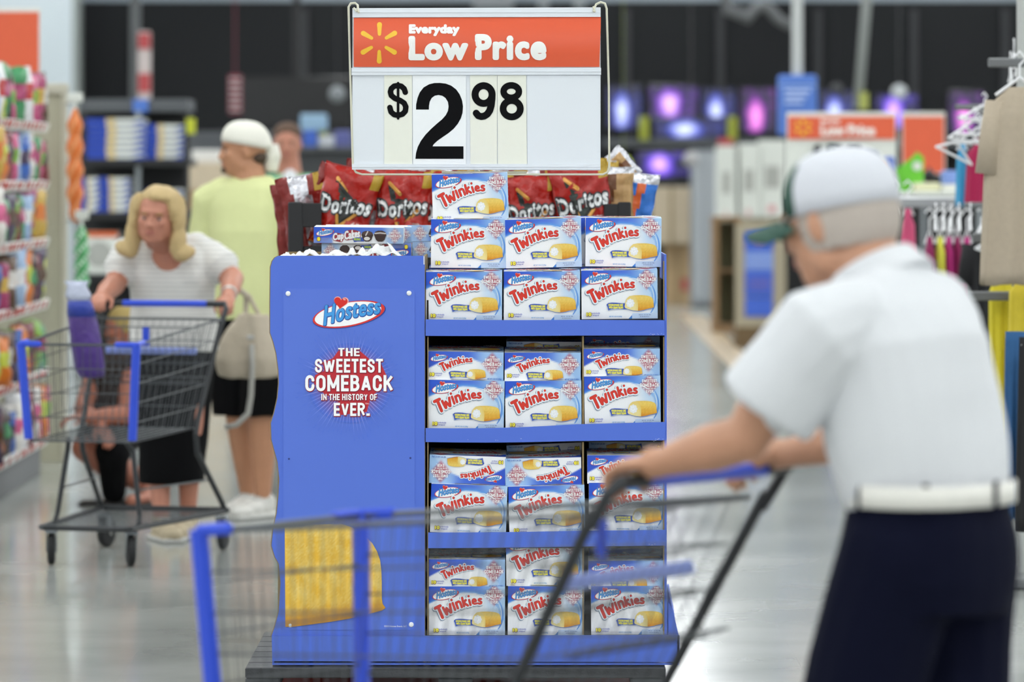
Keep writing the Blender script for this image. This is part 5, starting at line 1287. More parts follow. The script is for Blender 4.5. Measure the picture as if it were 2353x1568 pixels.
m = MB()
rings = []
for k in range(8):
    t = k/7*math.pi/2; rr = max(.03, math.cos(t)**.75); rings.append([tuple(Mt @ Vector((-.012+.118*rr*math.cos(a), .098*rr*math.sin(a), .02-.02*math.cos(a)*(1-k/7)*-1.2+.115*math.sin(t)))) for a in [2*math.pi*j/24 for j in range(24)]])
m.loft(rings); cp_ = m.obj('cap', mat('cap_cream', '#e3e1d6', .8, var=.02), tee, smooth=True)
m = MB()
m.tube([Mt @ V3(-.115, 0, .02), Mt @ V3(-.125, 0, -.03), Mt @ V3(-.118, 0, -.10)], [.04, .042, .03], 12); mm = remeshed(m, 'brim', mat('cap_cream', '#e3e1d6'), .007, cp_, 2)
m = MB(); m.ball(Mt @ V3(-.058, 0, -.035), (.045, .078, .035), 14, 9, 0, Mt.to_3x3().to_4x4()); m.obj('hair', mat('hair_dark', '#4a3b30'), tee, smooth=True)
build_shoes(tee, (((.05, .09, 0), -.2), ((-.1, -.08, 0), .1)), mat('shoe_white', '#d5d3cd'), .007)

# ---- shoulder bag
bagp = empty('shoulder_bag', P(583, 790, 18.95), math.radians(8), 'beige shoulder bag with long strap hanging behind the blonde woman', 'bag')
beige = mat('beige_leather', '#b7ab98', .6, var=.1, bump=.3, bscale=30)
m = MB(); m.loft([[(x_*math.cos(t)*.5*w_, d_*math.sin(t), z) for t in [2*math.pi*j/20 for j in range(20)] for x_ in (1,)] for z, w_, d_ in ((-.15, .2, .03), (-.14, .31, .055), (-.07, .34, .065), (0, .30, .055), (.07, .22, .04), (.13, .13, .025))]); remeshed(m, 'body', beige, .008, bagp, 3, folds=.012, fscale=12)
_e = P(545, 662, 18.55)-bagp.location; m = MB(); m.tube([(-.03, 0, .08), (-.035, .0, .14), (-.03, .01, .21), tuple(Matrix.Rotation(-math.radians(8), 3, 'Z') @ _e)], .011, 8); m.tube([(.05, 0, .08), (.01, .02, .15), (-.02, .02, .21)], .010, 8); m.obj('handle', beige, bagp, smooth=True)
m = MB(); m.tube([(-.015, -.07, .0), (-.012, -.075, -.1), (-.018, -.075, -.22), (-.03, -.07, -.3), (-.08, -.06, -.35), (-.13, -.05, -.36)], .012, 8); m.obj('strap', mat('strap_grey', '#aaa8a2', .6), bagp, smooth=True)
m = MB(); m.box((-.02, -.069, .03), (.03, .01, .02), bev=.003); m.obj('buckle', mat('silver_trinket', '#c9c9c6'), bagp)

# ---- crouching person behind the far cart
cr_ = empty('person', (PX(262, 20.7), 20.7, 0), math.radians(-165), 'person crouching behind the far cart with bare arms and a bare shin', 'person')
def lc(px, py, Y): return loc_of(cr_, px, py, Y)
hc = lc(288, 765, 20.75); Mc = headmat(hc, .25, .35)
mb = MB(); head(mb, Mc, .98)
sL, sR = lc(312, 850, 20.6), lc(225, 850, 20.9); nb2 = (sL+sR)/2
hp_ = lc(285, 985, 20.85)
limb(mb, [tuple(hp_), tuple(hp_.lerp(nb2, .5)), tuple(nb2)], [.12, .12, .11]); limb(mb, [tuple(nb2), tuple(hc-V3(0, 0, .06))], [.06, .055]); limb(mb, [tuple(sL), tuple(nb2), tuple(sR)], [.06, .09, .06])
eA, hA = lc(292, 955, 20.45), lc(205, 958, 20.4); limb(mb, [tuple(sL), tuple(lc(298, 900, 20.5)), tuple(eA)], [.058, .052, .046]); limb(mb, [tuple(eA), tuple(eA.lerp(hA, .5)), tuple(hA)], [.046, .042, .03]); hand(mb, hA, hA-eA, (0, 0, -1), 1, .6, .95)
eB, hB = lc(190, 940, 20.6), lc(232, 985, 20.4); limb(mb, [tuple(sR), tuple(eB)], [.055, .044]); limb(mb, [tuple(eB), tuple(hB)], [.044, .03]); hand(mb, hB, hB-eB, (0, 0, -1), -1, .6, .95)
kA = lc(195, 1030, 20.6); aA = lc(355, 1128, 20.7); limb(mb, [tuple(hp_), tuple(kA)], [.09, .065]); limb(mb, [tuple(kA), tuple(kA.lerp(aA, .4)), tuple(kA.lerp(aA, .75)), tuple(aA)], [.066, .078, .052, .038]); limb(mb, [tuple(aA), tuple(lc(330, 1148, 20.55)), tuple(lc(300, 1150, 20.45))], [.036, .033, .026])
kB = lc(258, 1040, 20.4); aB = lc(262, 1140, 20.5); limb(mb, [tuple(hp_), tuple(kB), tuple(aB)], [.085, .06, .038])
remeshed(mb, 'body', mat('skin_sun', '#b0705a', .5, var=.1, scale=22), .008, cr_, 3); face(Mc, cr_, lip)
m = MB(); limb(m, [tuple(hp_+V3(0, 0, .02)), tuple(hp_.lerp(nb2, .5)), tuple(nb2)], [.135, .135, .12]); limb(m, [tuple(sL), tuple(nb2), tuple(sR)], [.072, .1, .072]); remeshed(m, 'vest', mat('dark_brown_cloth', '#352c2a', .85), .009, cr_, 3)
m = MB(); limb(m, [tuple(hp_), tuple(hp_.lerp(kA, .8))], [.12, .09]); limb(m, [tuple(hp_), tuple(kB)], [.11, .085]); limb(m, [tuple(kB), tuple(kB.lerp(aB, .9))], [.078, .06]); remeshed(m, 'black_trousers', blackc, .009, cr_, 3)
m = MB(); m.ball(Mc @ V3(-.025, 0, .04), (.1, .09, .095), 14, 10); m.ball(Mc @ V3(-.06, 0, -.06), (.06, .08, .09), 14, 10); remeshed(m, 'hair', mat('hair_straw', '#b09a5e', .7, bump=.4), .007, cr_, 2)
m = MB(); m.box(lc(325, 1162, 20.5), (.25, .09, .02), 0, (0, .1, 0), bev=.008); m.box(aB-V3(-.04, 0, .045), (.26, .1, .05), 0, bev=.02); m.obj('sandal', mat('sandal_black', '#1c1a19', .7), cr_)

# ---- far shopper in green
far = empty('person', (PX(668, 26), 26, 0), math.radians(-90), 'far shopper in green shirt over white undershirt behind the chip rack', 'person')
hc = loc_of(far, 660, 332, 26); Mf = headmat(hc, 0, 0)
mb = MB(); head(mb, Mf, .98, 1.05); limb(mb, [(0, 0, 1.48), tuple(hc-V3(0, 0, .06))], [.08, .07])
mb.loft([ering((0, 0, .95), .17, .12), ering((0, 0, 1.3), .19, .13), ering((0, 0, 1.48), .13, .08)])
for s in (1, -1): limb(mb, [(0, s*.15, 1.42), (0, s*.22, 1.38), (0, s*.26, 1.12), (.1, s*.25, .9)], [.06, .06, .045, .03]); hand(mb, (.1, s*.25, .9), (.3, 0, -1), (0, -s, 0), s, .5); limb(mb, [(0, s*.09, .95), (0, s*.1, .5), (0, s*.1, .08)], [.09, .06, .04])
remeshed(mb, 'body', skinR, .011, far, 3); face(Mf, far, lip, sc=.98)
m = MB(); m.loft([ering((0, 0, .9), .2, .15), ering((0, 0, 1.2), .2, .15), ering((0, 0, 1.45), .24, .13), ering((0, 0, 1.56), .14, .09)])
for s in (1, -1): limb(m, [(0, s*.16, 1.48), (0, s*.24, 1.44), (0, s*.27, 1.2)], [.08, .085, .075])
sh_g = remeshed(m, 'green_shirt', mat('green_cloth', '#7fb58e', .85), .011, far, 3); m = MB(); m.ball((.09, 0, 1.5), (.06, .055, .09), 12, 8); m.obj('undershirt', whitec, sh_g, smooth=True)
m = MB(); m.loft([ering((0, 0, 1.0), .18, .13), ering((0, 0, .8), .18, .14)])
for s in (1, -1): limb(m, [(0, s*.09, .85), (0, s*.1, .5), (0, s*.1, .1)], [.11, .09, .08])
remeshed(m, 'trousers', denimn, .011, far, 3)
m = MB(); m.ball(Mf @ V3(-.025, 0, .06), (.1, .088, .075), 14, 10); m.obj('hair', mat('hair_brown', '#5a4436', .8), far, smooth=True)
build_shoes(far, (((0, .1, 0), 0), ((0, -.1, 0), 0)), mat('shoe_white', '#d5d3cd'), .01)
# ================================================================ the rest of the store
def bx(m, x0, x1, y0, y1, Y, d, mi=0, bev=0.0, Yc=None):
    """box whose front face fills the given pixels at depth Y, d deep"""
    a = P(x0, y1, Y); b = P(x1, y0, Y); m.box(((a.x+b.x)/2, Y+d/2, (a.z+b.z)/2), (b.x-a.x, d, b.z-a.z), mi, bev=bev); return m
def solo(o, label, cat, group=None): return tag(o, label, cat, group)
# ---- televisions on the back wall
def screen_mat(name, c1, c2, seed, st=1.6):
    m = bpy.data.materials.new(name); m.use_nodes = True; nt = m.node_tree; N = nt.nodes; L = nt.links; b = N['Principled BSDF']
    b.inputs['Base Color'].default_value = (.01, .01, .012, 1); b.inputs['Roughness'].default_value = .2
    tc = N.new('ShaderNodeTexCoord'); mp = N.new('ShaderNodeMapping'); L.new(tc.outputs['Generated'], mp.inputs[0]); mp.inputs['Location'].default_value = (-.42, 0, -.5+.05*seed); mp.inputs['Scale'].default_value = (1.0, 0, 1.0)
    g = N.new('ShaderNodeTexGradient'); g.gradient_type = 'SPHERICAL'; mp2 = N.new('ShaderNodeMapping'); mp2.inputs['Scale'].default_value = (3.6, 0, 1.9); mp2.inputs['Rotation'].default_value = (0, .65, 0)
    L.new(mp.outputs[0], mp2.inputs[0]); L.new(mp2.outputs[0], g.inputs[0])
    nz = N.new('ShaderNodeTexNoise'); nz.inputs['Scale'].default_value = 3+seed; L.new(tc.outputs['Generated'], nz.inputs[0])
    cr = N.new('ShaderNodeValToRGB'); e = cr.color_ramp.elements; e[0].position = 0; e[0].color = (.012, .012, .03, 1); e[1].position = .75; e[1].color = (*srgb(c1), 1); q = e.new(.3); q.color = (*srgb(c2), 1)
    ad = N.new('ShaderNodeMath'); ad.operation = 'MULTIPLY_ADD'; ad.inputs[1].default_value = .5; L.new(nz.outputs['Fac'], ad.inputs[0]); sb = N.new('ShaderNodeMath'); sb.operation = 'SUBTRACT'; sb.inputs[1].default_value = .22; L.new(g.outputs['Fac'], ad.inputs[2]); L.new(ad.outputs[0], sb.inputs[0])
    L.new(sb.outputs[0], cr.inputs[0]); L.new(cr.outputs[0], b.inputs['Emission Color']); b.inputs['Emission Strength'].default_value = st; return m
scr = [screen_mat('screen_violet', '#e2b4f8', '#7a3fc0', 1), screen_mat('screen_blue', '#c7d2ff', '#4a54b8', 2), screen_mat('screen_magenta', '#f08ad8', '#7a2c9a', 3), screen_mat('screen_lilac', '#d9a8ff', '#5c3fd0', 0)]
tvb = mat('tv_black', '#0d0d0f', .3, spec=.5)
def tv(x0, x1, y0, y1, Y, k, label):
    r = empty('television', P((x0+x1)/2, y1, Y), 0, label, 'television', 'televisions on the far wall'); l = r.location
    w = PX(x1, Y)-PX(x0, Y); h = PZ(y0, Y)-PZ(y1, Y)
    MB().box((0, .04, h/2), (w, .08, h), bev=.015).obj('casing', tvb, r); MB().box((0, -.003, h/2), (w*.95, .006, h*.9)).obj('screen', scr[k % 4] if k >= 0 else tvb, r)
    if k < 0: zt_ = CEIL-l.z; MB().box((0, .08, (h+zt_)/2), (.08, .08, zt_-h), bev=.01).obj('ceiling_mount', tvb, r); return r
    zc = PZ(318, 56.2)-l.z if Y > 57 else PZ(414, 54.6)-l.z
    MB().box((0, .06, zc/2+.02), (w*.12, .05, abs(zc)+.04), bev=.01).obj('neck', tvb, r); MB().box((0, .06, zc+.012), (w*.4, .22, .024), bev=.006).obj('stand', tvb, r); return r
TVS = [(1395, 1475, 195, 300, 1, 'television peeking out right of the price sign'), (1490, 1605, 195, 278, 0, 'television with a violet flower picture above the blue one'), (1612, 1690, 200, 300, 1, 'dim blue television right of the violet flower one'), (1700, 1786, 198, 308, 2, 'television with a magenta picture left of the blue hanging sign'),
       (1884, 1962, 205, 300, 1, 'television with a pale blue picture right of the blue hanging sign'), (2012, 2110, 215, 300, 3, 'television glowing purple above the orange sign'), (2180, 2262, 208, 310, 2, 'television with a pink picture at the right')]
for a, b, c, d, k, l in TVS: tv(a, b, c, d, 57.5, k, l)
tv(1502, 1670, 268, 318, 57.2, 1, 'wide low television with a pale blue picture')
tv(1462, 1590, 348, 408, 54.8, 3, 'television on the lower shelf with a lilac picture')
tv(556, 806, 176, 292, 50, -1, 'large dark television behind the man in the backwards cap')
dk = mat('shelf_black', '#1d1e20', .5); gy = mat('shelf_grey', '#55585c', .5); wht = mat('fixture_white', '#dcdfd8', .6); lg = mat('fixture_grey', '#8f9599', .5)
cnt = empty('display_counter', (PX(1600, 56), 56, 0), 0, 'long dark television counter along the far wall', 'counter')
def cl_(m, nm, mt): return m.obj(nm, mt, cnt)
def CL(x0, x1, y0, y1, Y, d): 
    m = MB(); a = P(x0, y1, Y)-cnt.location; b = P(x1, y0, Y)-cnt.location; m.box(((a.x+b.x)/2, Y-56+d/2, (P(0, y1, Y).z+P(0, y0, Y).z)/2), (b.x-a.x, d, P(0, y0, Y).z-P(0, y1, Y).z)); return m
cl_(CL(1390, 2330, 318, 338, 56.2, 2.2), 'countertop', gy); cl_(CL(1390, 2330, 338, 664, 56.9, 1.2), 'back_board', dk); cl_(CL(1390, 1800, 414, 432, 54.6, 2.6), 'lower_shelf', dk)
for x in (1400, 1600, 1800, 2000, 2200, 2320): cl_(CL(x, x+10, 338, 664, 56.3, .5), 'leg', dk)
for i, (x, y, c, nm) in enumerate(((1480, 290, '#a4ab3a', 'yellow-green price tag left of the violet television'), (1683, 288, '#a4ab3a', 'yellow-green price tag by the magenta television'), (440, 290, '#bcc22e', 'yellow-green tag above the cardboard boxes'), (738, 285, '#bcc22e', 'yellow-green tag above the far shopper'), (2003, 232, '#a8ad5a', 'olive tag by the slanting pole'))):
    Y = 55 if x > 1000 else 40
    Y, x, y0_, y1_ = ((56.14, x, y-22, 322), (56.14, x, y-20, 322), (32.98, 438, 272, 308), (40.3, x, 266, 338), (39.93, 1985, 212, 252))[i]
    m = bx(MB(), x-10, x+10, y0_, y1_, Y, .05, bev=.004); o = m.obj('price_tag', mat('tag'+c, c, .6)); solo(o, nm, 'tag')
def globe(x, y, r, Y, c, label, hang=True):
    m = MB(); m.ball((0, 0, 0), r/1e4*Y, 16, 10); m.tube([(0, 0, 0), (0, 0, CEIL-PZ(y, Y) if hang else .01+r/1e4*Y*1.1)], .0015 if hang else .01, 5); o = m.obj('balloon', mat('globe'+c, c, .4), None, P(x, y, Y), smooth=True); solo(o, label, 'balloon')
globe(2066, 212, 18, 52, '#bfc3c6', 'grey round balloon over the orange sign'); globe(775, 216, 19, 44, '#7f8488', 'grey round balloon by the large dark television'); globe(1588, 366, 18, 50, '#a9a7a8', 'pale round balloon in front of the lilac television'); globe(1922, 205, 14, 54, '#3a3b3f', 'dark round balloon right of the blue hanging sign')
globe(1432, 378, 20, 40, '#b9cf45', 'lime balloon beside the snack bags'); globe(2135, 405, 15, 25.85, '#1c1c20', 'black ball beside the green card', False)
# ---- poles and hanging signs
grp = mat('pole_grey', '#b9bcbb', .4, spec=.5)
m = MB(); m.tube([P(1832, 178, 35), Vector((PX(1832, 35), 35, CEIL))], .044, 12); hs = m.obj('hanging_sign', grp); solo(hs, 'blue sign hanging on a white pole above the right-hand aisle', 'sign')
bx(MB(), 1788, 1878, 172, 312, 34.9, .1, bev=.02).obj('board', mat('sign_blue', '#4c74c4', .5), hs)
pr = Print(.002)
def at_px(Y): return lambda x, y: (PX(x, Y), PZ(y, Y))
pr.put(poly([(1790, 196), (1876, 196), (1876, 199), (1790, 199)]).map(at_px(34.9)), '#a9c1ee')
for i, t in enumerate(('Health &', 'Beauty')): pr.put(fit(text(t, 1), 1803, -(222+i*18), 1860-(12*i), -(208+i*18), .6).map(lambda x, y: (x, -y)).map(at_px(34.9)), '#c3d2f3')
pr.L = pr.L[:1]+[(poly([(1803, 206+i*13), (1862-i*9, 206+i*13), (1862-i*9, 212+i*13), (1803, 212+i*13)]).map(at_px(34.9)), '#b9caf0') for i in range(3)]
link('sign_print', pr.mesh('sign_print', INKM, M=Matrix.Translation((0, 34.9, 0)), z0=.003), hs)
m = MB(); m.tube([P(1971, 250, 40), P(1994, -30, 40), P(2010, -230, 40)], .045, 12); o = m.obj('slanting_pole', mat('pole_dull', '#8d918f', .5), smooth=True); solo(o, 'grey slanting pole behind the orange sign', 'pole')
m = MB(); m.tube([Vector((PX(1660, 44), 44, CEIL)), P(1665, -20, 44), P(1672, 22, 44), P(1720, 40, 44), P(1738, 18, 44), P(1760, 12, 44), P(1790, 45, 44), P(1822, 62, 44)], .055, 8); o = m.obj('ceiling_cable', mat('cable_grey', '#5c5e60', .6), smooth=True); solo(o, 'grey looped cable left of the white pole, at the top', 'cable')
m = bx(MB(), 1086, 1180, -408, 17, 50, .3, bev=.02); o = m.obj('duct', mat('duct_grey', '#85898e', .5)); solo(o, 'grey duct end hanging above the price sign', 'duct')
for a, b in ((1236, 1262), (1318, 1345)):
    m = bx(MB(), a, b, -408, 15, 50, .2, bev=.01); o = m.obj('ceiling_bracket', lg); solo(o, 'narrow grey bracket above the sign, %s' % ('nearer the duct' if a < 1300 else 'farther from the duct'), 'bracket')
m = bx(MB(), 298, 322, -610, 245, 40, .08, bev=.01); o = m.obj('support_pole', mat('pole_dark', '#55585a', .5)); solo(o, 'dark grey pole beside the red-and-white vertical sign', 'pole')
m = bx(MB(), 317, 346, 72, 242, 39.96, .05, bev=.01); o = m.obj('vertical_sign', mat('sign_pale', '#c9bdbb', .6)); solo(o, 'red-and-white vertical sign hanging on the dark pole', 'sign')
for a, b in ((72, 112), (165, 212)): bx(MB(), 318, 345, a+4, b, 39.94, .03).obj('red_panel', mat('sign_dullred', '#b3474a', .6), o)
m = bx(MB(), 525, 555, 172, 262, 45, .05, bev=.01); m.tube([P(540, 174, 45.02), Vector((PX(540, 45), 45.02, CEIL))], .006, 6); o = m.obj('banner', mat('banner_maroon', '#7d3846', .7)); solo(o, 'maroon striped banner left of the large dark television', 'banner')
for i in range(6): bx(MB(), 527, 553, 180+i*14, 184+i*14, 44.96, .02).obj('stripe', mat('sign_pale', '#c9bdbb'), o)
# ---- orange price signs
def orange_sign(x0, x1, y0, y1, yb, Y, label, printed):
    r = empty('orange_sign', P((x0+x1)/2, y0, Y), 0, label, 'sign'); L0 = r.location
    def q(m): 
        m.v = [tuple(Vector(v)-L0) for v in m.v]; return m
    q(bx(MB(), x0, x1, y0, yb, Y, .02, bev=.004)).obj('backing', wht, r); q(bx(MB(), x0+3, x1-3, y0+10, y1, Y-.012, .012)).obj('header', mat('header_orange', '#e0603c', .4), r)
    q(bx(MB(), (x0+x1)/2-4, (x0+x1)/2+4, yb, HOR+EYE/Y*1e4-2, Y, .02)).obj('post', lg, r)
    q(bx(MB(), (x0+x1)/2-60, (x0+x1)/2+60, HOR+EYE/Y*1e4-8, HOR+EYE/Y*1e4, Y-.1, .3)).obj('base', lg, r)
    if printed:
        pr = Print(.002); mp = lambda x, y: (PX(x0+(x-808)/252*(x1-x0), Y)-L0.x, PZ(y0+(y-258)/62*(y1-y0), Y)-L0.z)
        for k in range(6):
            a = math.radians(90+60*k); pr.put(union([capsule((845+9*math.cos(a), 293-9*math.sin(a)), (845+19*math.cos(a), 293-19*math.sin(a)), 3, 4)]).map(mp), '#f6c33c')
        pr.put(fit(text('Everyday', 2), 885, -285, 930, -273, .9).map(lambda x, y: (x, -y)).map(mp), '#f3e6df'); pr.put(fit(text('Low Price', 2), 885, -313, 1010, -286, 2).map(lambda x, y: (x, -y)).map(mp), '#f3e6df')
        for ch, a, b in (('$', 868, 888), ('5', 896, 935), ('00', 945, 978)): pr.put(fit(text(ch, 2), a, -402 if ch == '5' else -362, b, -332, 3).map(lambda x, y: (x, -y)).map(mp), '#26262a')
        pr.L = pr.L[:8] + pr.L[8:]
        link('sign_print', pr.mesh('sign_print', INKM, z0=.015), r)
    return r
orange_sign(1808, 2060, 258, 320, 455, 28, 'orange and white price sign behind the man in the white cap', True)
orange_sign(2072, 2172, 258, 398, 402, 31, 'plain orange sign right of the orange and white price sign', False)
orange_sign(-60, 92, 18, 188, 196, 24.9, 'orange sign at the top left over the candy shelves', False)
# ---- fixtures of the far right aisle
def fixture(name, x0, x1, y0, ybot, d, parts, label, cat, group=None):
    Y = EYE/(ybot-HOR)*1e4; r = empty(name, (PX((x0+x1)/2, Y), Y, 0), 0, label, cat, group)
    for nm, a, b, c, e, dy, dd, mt in parts:
        m = bx(MB(), a, b, c, e, Y+dy, dd, bev=.006); m.v = [tuple(Vector(v)-r.location) for v in m.v]; m.obj(nm, mt, r)
    return r
cbd = mat('cardboard', '#b59a76', .8, var=.15, scale=6); wood = mat('wood_fixture', '#8a6c4a', .6, var=.25, scale=3, stretch=(1, 1, 8)); tan = mat('tan_frame', '#a89d86', .6)
fixture('storage_cabinet', 1590, 1648, 345, 706, .5, [('body', 1590, 1648, 345, 700, 0, .6, mat('cabinet_grey', '#8d9297', .5)), ('door', 1594, 1618, 350, 690, -.02, .02, mat('cabinet_door', '#a3a8ad', .5)), ('door', 1621, 1645, 350, 690, -.02, .02, mat('cabinet_door', '#a3a8ad')), ('plinth', 1592, 1646, 700, 706, .02, .5, gy)], 'tall grey two-door cabinet at the far end of the right aisle', 'cabinet')
fixture('cardboard_box', 1530, 1592, 560, 700, .6, [('body', 1530, 1590, 560, 700, 0, .5, cbd), ('tape', 1556, 1562, 560, 700, -.004, .004, mat('tape_tan', '#8f7a55', .4)), ('label', 1566, 1580, 640, 668, -.004, .004, mat('sign_dullred', '#b3474a'))], 'large cardboard box standing on the far floor, red label', 'box')
fixture('cardboard_box', 1470, 1592, 430, 702, .6, [('body', 1500, 1590, 430, 560, .05, .5, mat('cardboard_pale', '#c9b9a0', .8, var=.15, scale=6)), ('tape', 1540, 1546, 430, 560, .046, .004, mat('tape_tan', '#8f7a55'))], 'pale cardboard box stacked on the one with the red label', 'box')
fixture('wooden_fixture', 1640, 1702, 500, 765, .6, [('side', 1640, 1652, 505, 765, 0, .6, wood), ('side', 1690, 1702, 505, 765, 0, .6, wood), ('back', 1652, 1690, 510, 750, .5, .06, mat('olive_board', '#8d8a68', .7)), ('top', 1638, 1704, 498, 506, 0, .62, wood), ('shelf', 1652, 1690, 620, 626, .05, .5, wood), ('base', 1652, 1690, 745, 765, .02, .5, wood)], 'brown wooden shelf fixture left of the blue poster stand', 'shelf')
ps = fixture('poster_stand', 1690, 1788, 515, 800, .5, [('frame', 1690, 1788, 515, 752, 0, .06, tan), ('base', 1692, 1786, 752, 800, 0, .6, mat('wood_dark', '#6b5639', .7)), ('blue_panel', 1712, 1776, 533, 578, -.02, .02, mat('panel_blue', '#3d62c8', .5)), ('blue_panel', 1712, 1776, 622, 682, -.02, .02, mat('panel_blue', '#3d62c8')), ('blue_panel', 1712, 1776, 684, 728, -.02, .02, mat('panel_blue', '#3d62c8')), ('pale_panel', 1712, 1776, 578, 622, -.02, .02, mat('panel_pale', '#7c97d8', .5))], 'blue poster stand in a tan frame on a dark base', 'stand')
Yp = EYE/400*1e4; pr = Print(.002)
for k in range(6):
    a = math.radians(90+60*k); pr.put(union([capsule((1744+5*math.cos(a), 552-5*math.sin(a)), (1744+12*math.cos(a), 552-12*math.sin(a)), 2, 3)]).map(at_px(Yp)), '#b98fa0')
for y in (590, 600, 610, 640, 650, 660): pr.put(poly([(1720, y), (1768, y), (1768, y+4), (1720, y+4)]).map(at_px(Yp)), '#9db4ec' if y < 620 else '#7e76bd')
o = link('print', pr.mesh('print', INKM, M=Matrix.Translation((0, Yp, 0)), z0=.024), None); o.parent = ps; o.matrix_parent_inverse = Matrix.Translation(-ps.location)
for i, (a, b, c, lab) in enumerate(((1650, 1692, 335, 'white appliance carton left of the gap'), (1700, 1746, 330, 'white appliance carton in the middle of the three'), (1748, 1806, 322, 'tall white appliance carton nearest the orange price sign'))):
    fixture('appliance_carton', a, b, c, 738, .6, [('body', a, b, c, 500, 0, .6, wht), ('pedestal', a, b, 500, 738, .05, .5, tan), ('picture', a+10, b-14, c+60, c+110, -.01, .01, mat('print_grey', '#a9aaa4', .6)), ('spot', a+16, b-22, c+150, c+166, -.01, .01, mat('print_rose', '#d9a3a6', .6))], lab, 'carton')
m = bx(MB(), 1652, 1684, 318, 335, 46.2, .3, bev=.01); 
o = m.obj('red_box', mat('sign_dullred', '#b3474a')); solo(o, 'small red box on top of the left white carton', 'box')
# tan strip in the floor
m = MB(); Q = [P(a, b, EYE/(b-HOR)*1e4) for a, b in ((1560, 725), (1618, 725), (1795, 890), (1790, 935), (1735, 905))]
m.add([(q.x, q.y, .004) for q in Q]+[(q.x, q.y, -.01) for q in Q], [(4, 3, 2, 1, 0), (5, 6, 7, 8, 9)]+[(i, i+1, i+6, i+5) for i in range(4)]+[(4, 0, 5, 9)], 0)
o = m.obj('floor_strip', mat('tan_floor', '#b7a282', .3, var=.15, scale=4)); o['kind'] = 'structure'
# ---- left side: candy gondola seen along its length
gond = empty('candy_shelving', (-2.66, 21.1, 0), 0, 'long store shelving full of candy along the left edge', 'shelf')
ivory = mat('shelf_ivory', '#c9c8c0', .5)
GZ = (.17, .52, .88, 1.2, 1.5, 1.8)
for z in GZ:
    MB().box((0, 0, z-.0), (.42, 3.4, .03), bev=.004).obj('shelf', ivory, gond)
    MB().box((.222, 0, z+.002), (.02, 3.4, .05), 0, (0, .35, 0)).obj('price_rail', mat('rail_white', '#dcdcd8', .4), gond)
    m = MB()
    rr_ = random.Random(int(z*100))
    y = -1.65
    while y < 1.6: m.box((.236, y, z+.004), (.004, rr_.uniform(.04, .07), .036), 0, (0, .35, 0)); y += rr_.uniform(.1, .3)
    t = m.obj('price_ticket', mat('ticket_red', '#c9473f', .6), gond); t['kind'] = 'stuff'
MB().box((-.23, 0, 1.05), (.03, 3.4, 2.1)).obj('back_panel', ivory, gond); MB().box((0, 0, .07), (.38, 3.36, .14)).obj('plinth', mat('plinth_grey', '#77787a', .6), gond)
CC = ['#c23a3a', '#7a2430', '#3c2a4a', '#2f5fb4', '#d9d5d0', '#c7a13a', '#7fae3c', '#d25b8a', '#41302c', '#e2e2e4', '#a83c6a', '#3f8f5a', '#d97a2f', '#5a3f2c', '#9fb8d8', '#c8cf4a']
BM = []
for i, c in enumerate(CC):
    me, S = make_bag(.15, .21, .07, 20+i, [mat('candy'+c, c, .3, bump=.4, bscale=30), mat('candy2'+CC[(i*5+3) % 16], CC[(i*5+3) % 16], .3, bump=.4)], lambda u, v, s: 1 if abs(v-.1) < .3 else 0, None, None) if False else make_bag(.15, .21, .07, 20+i, [mat('candy'+c, c, .3, bump=.4, bscale=30), mat('candy'+CC[(i*5+3) % 16], CC[(i*5+3) % 16], .3, bump=.4)], lambda u, v, s: 1 if abs(v-.1) < .3 else 0, 8, 10)
    me.name = 'candy_bag'; BM.append(me)
rn = random.Random(11)
LV = ('bottom deck', 'second shelf', 'third shelf', 'fourth shelf', 'fifth shelf', 'top shelf')
CN = ('red', 'dark red', 'dark purple', 'blue', 'pale grey', 'gold', 'green', 'pink', 'brown-black', 'white', 'magenta', 'leaf-green', 'orange', 'brown', 'pale blue', 'lime')
seen_ = {}
for zi, z in enumerate(GZ):
    y = 19.55; n_ = 0
    while y < 22.7:
        k = rn.randrange(16); sc = rn.uniform(1.0, 1.38)
        o = bpy.data.objects.new('candy_bag', BM[k]); COL.objects.link(o); o.location = (-2.46-rn.uniform(0, .03), y, z+.018+.105*sc); o.scale = (sc, sc, sc)
        o.rotation_euler = (rn.uniform(-.06, .1), rn.uniform(-.08, .08), math.pi/2-.5+rn.uniform(-.3, .3))
        pos_ = ('near end', 'near part', 'middle', 'far part', 'far end')[min(4, int((y-19.5)/.65))]
        lab = '%s candy bag on the left %s, %s' % (CN[k], LV[zi], pos_)
        seen_[lab] = seen_.get(lab, 0)+1
        if seen_[lab] > 1: lab = '%s candy bag on the left %s, %s, %s of its colour there' % (CN[k], LV[zi], pos_, ('', 'second', 'third', 'fourth', 'fifth')[seen_[lab]-1])
        tag(o, lab, 'bag', 'candy bags on the left shelving'); y += rn.uniform(.15, .22)
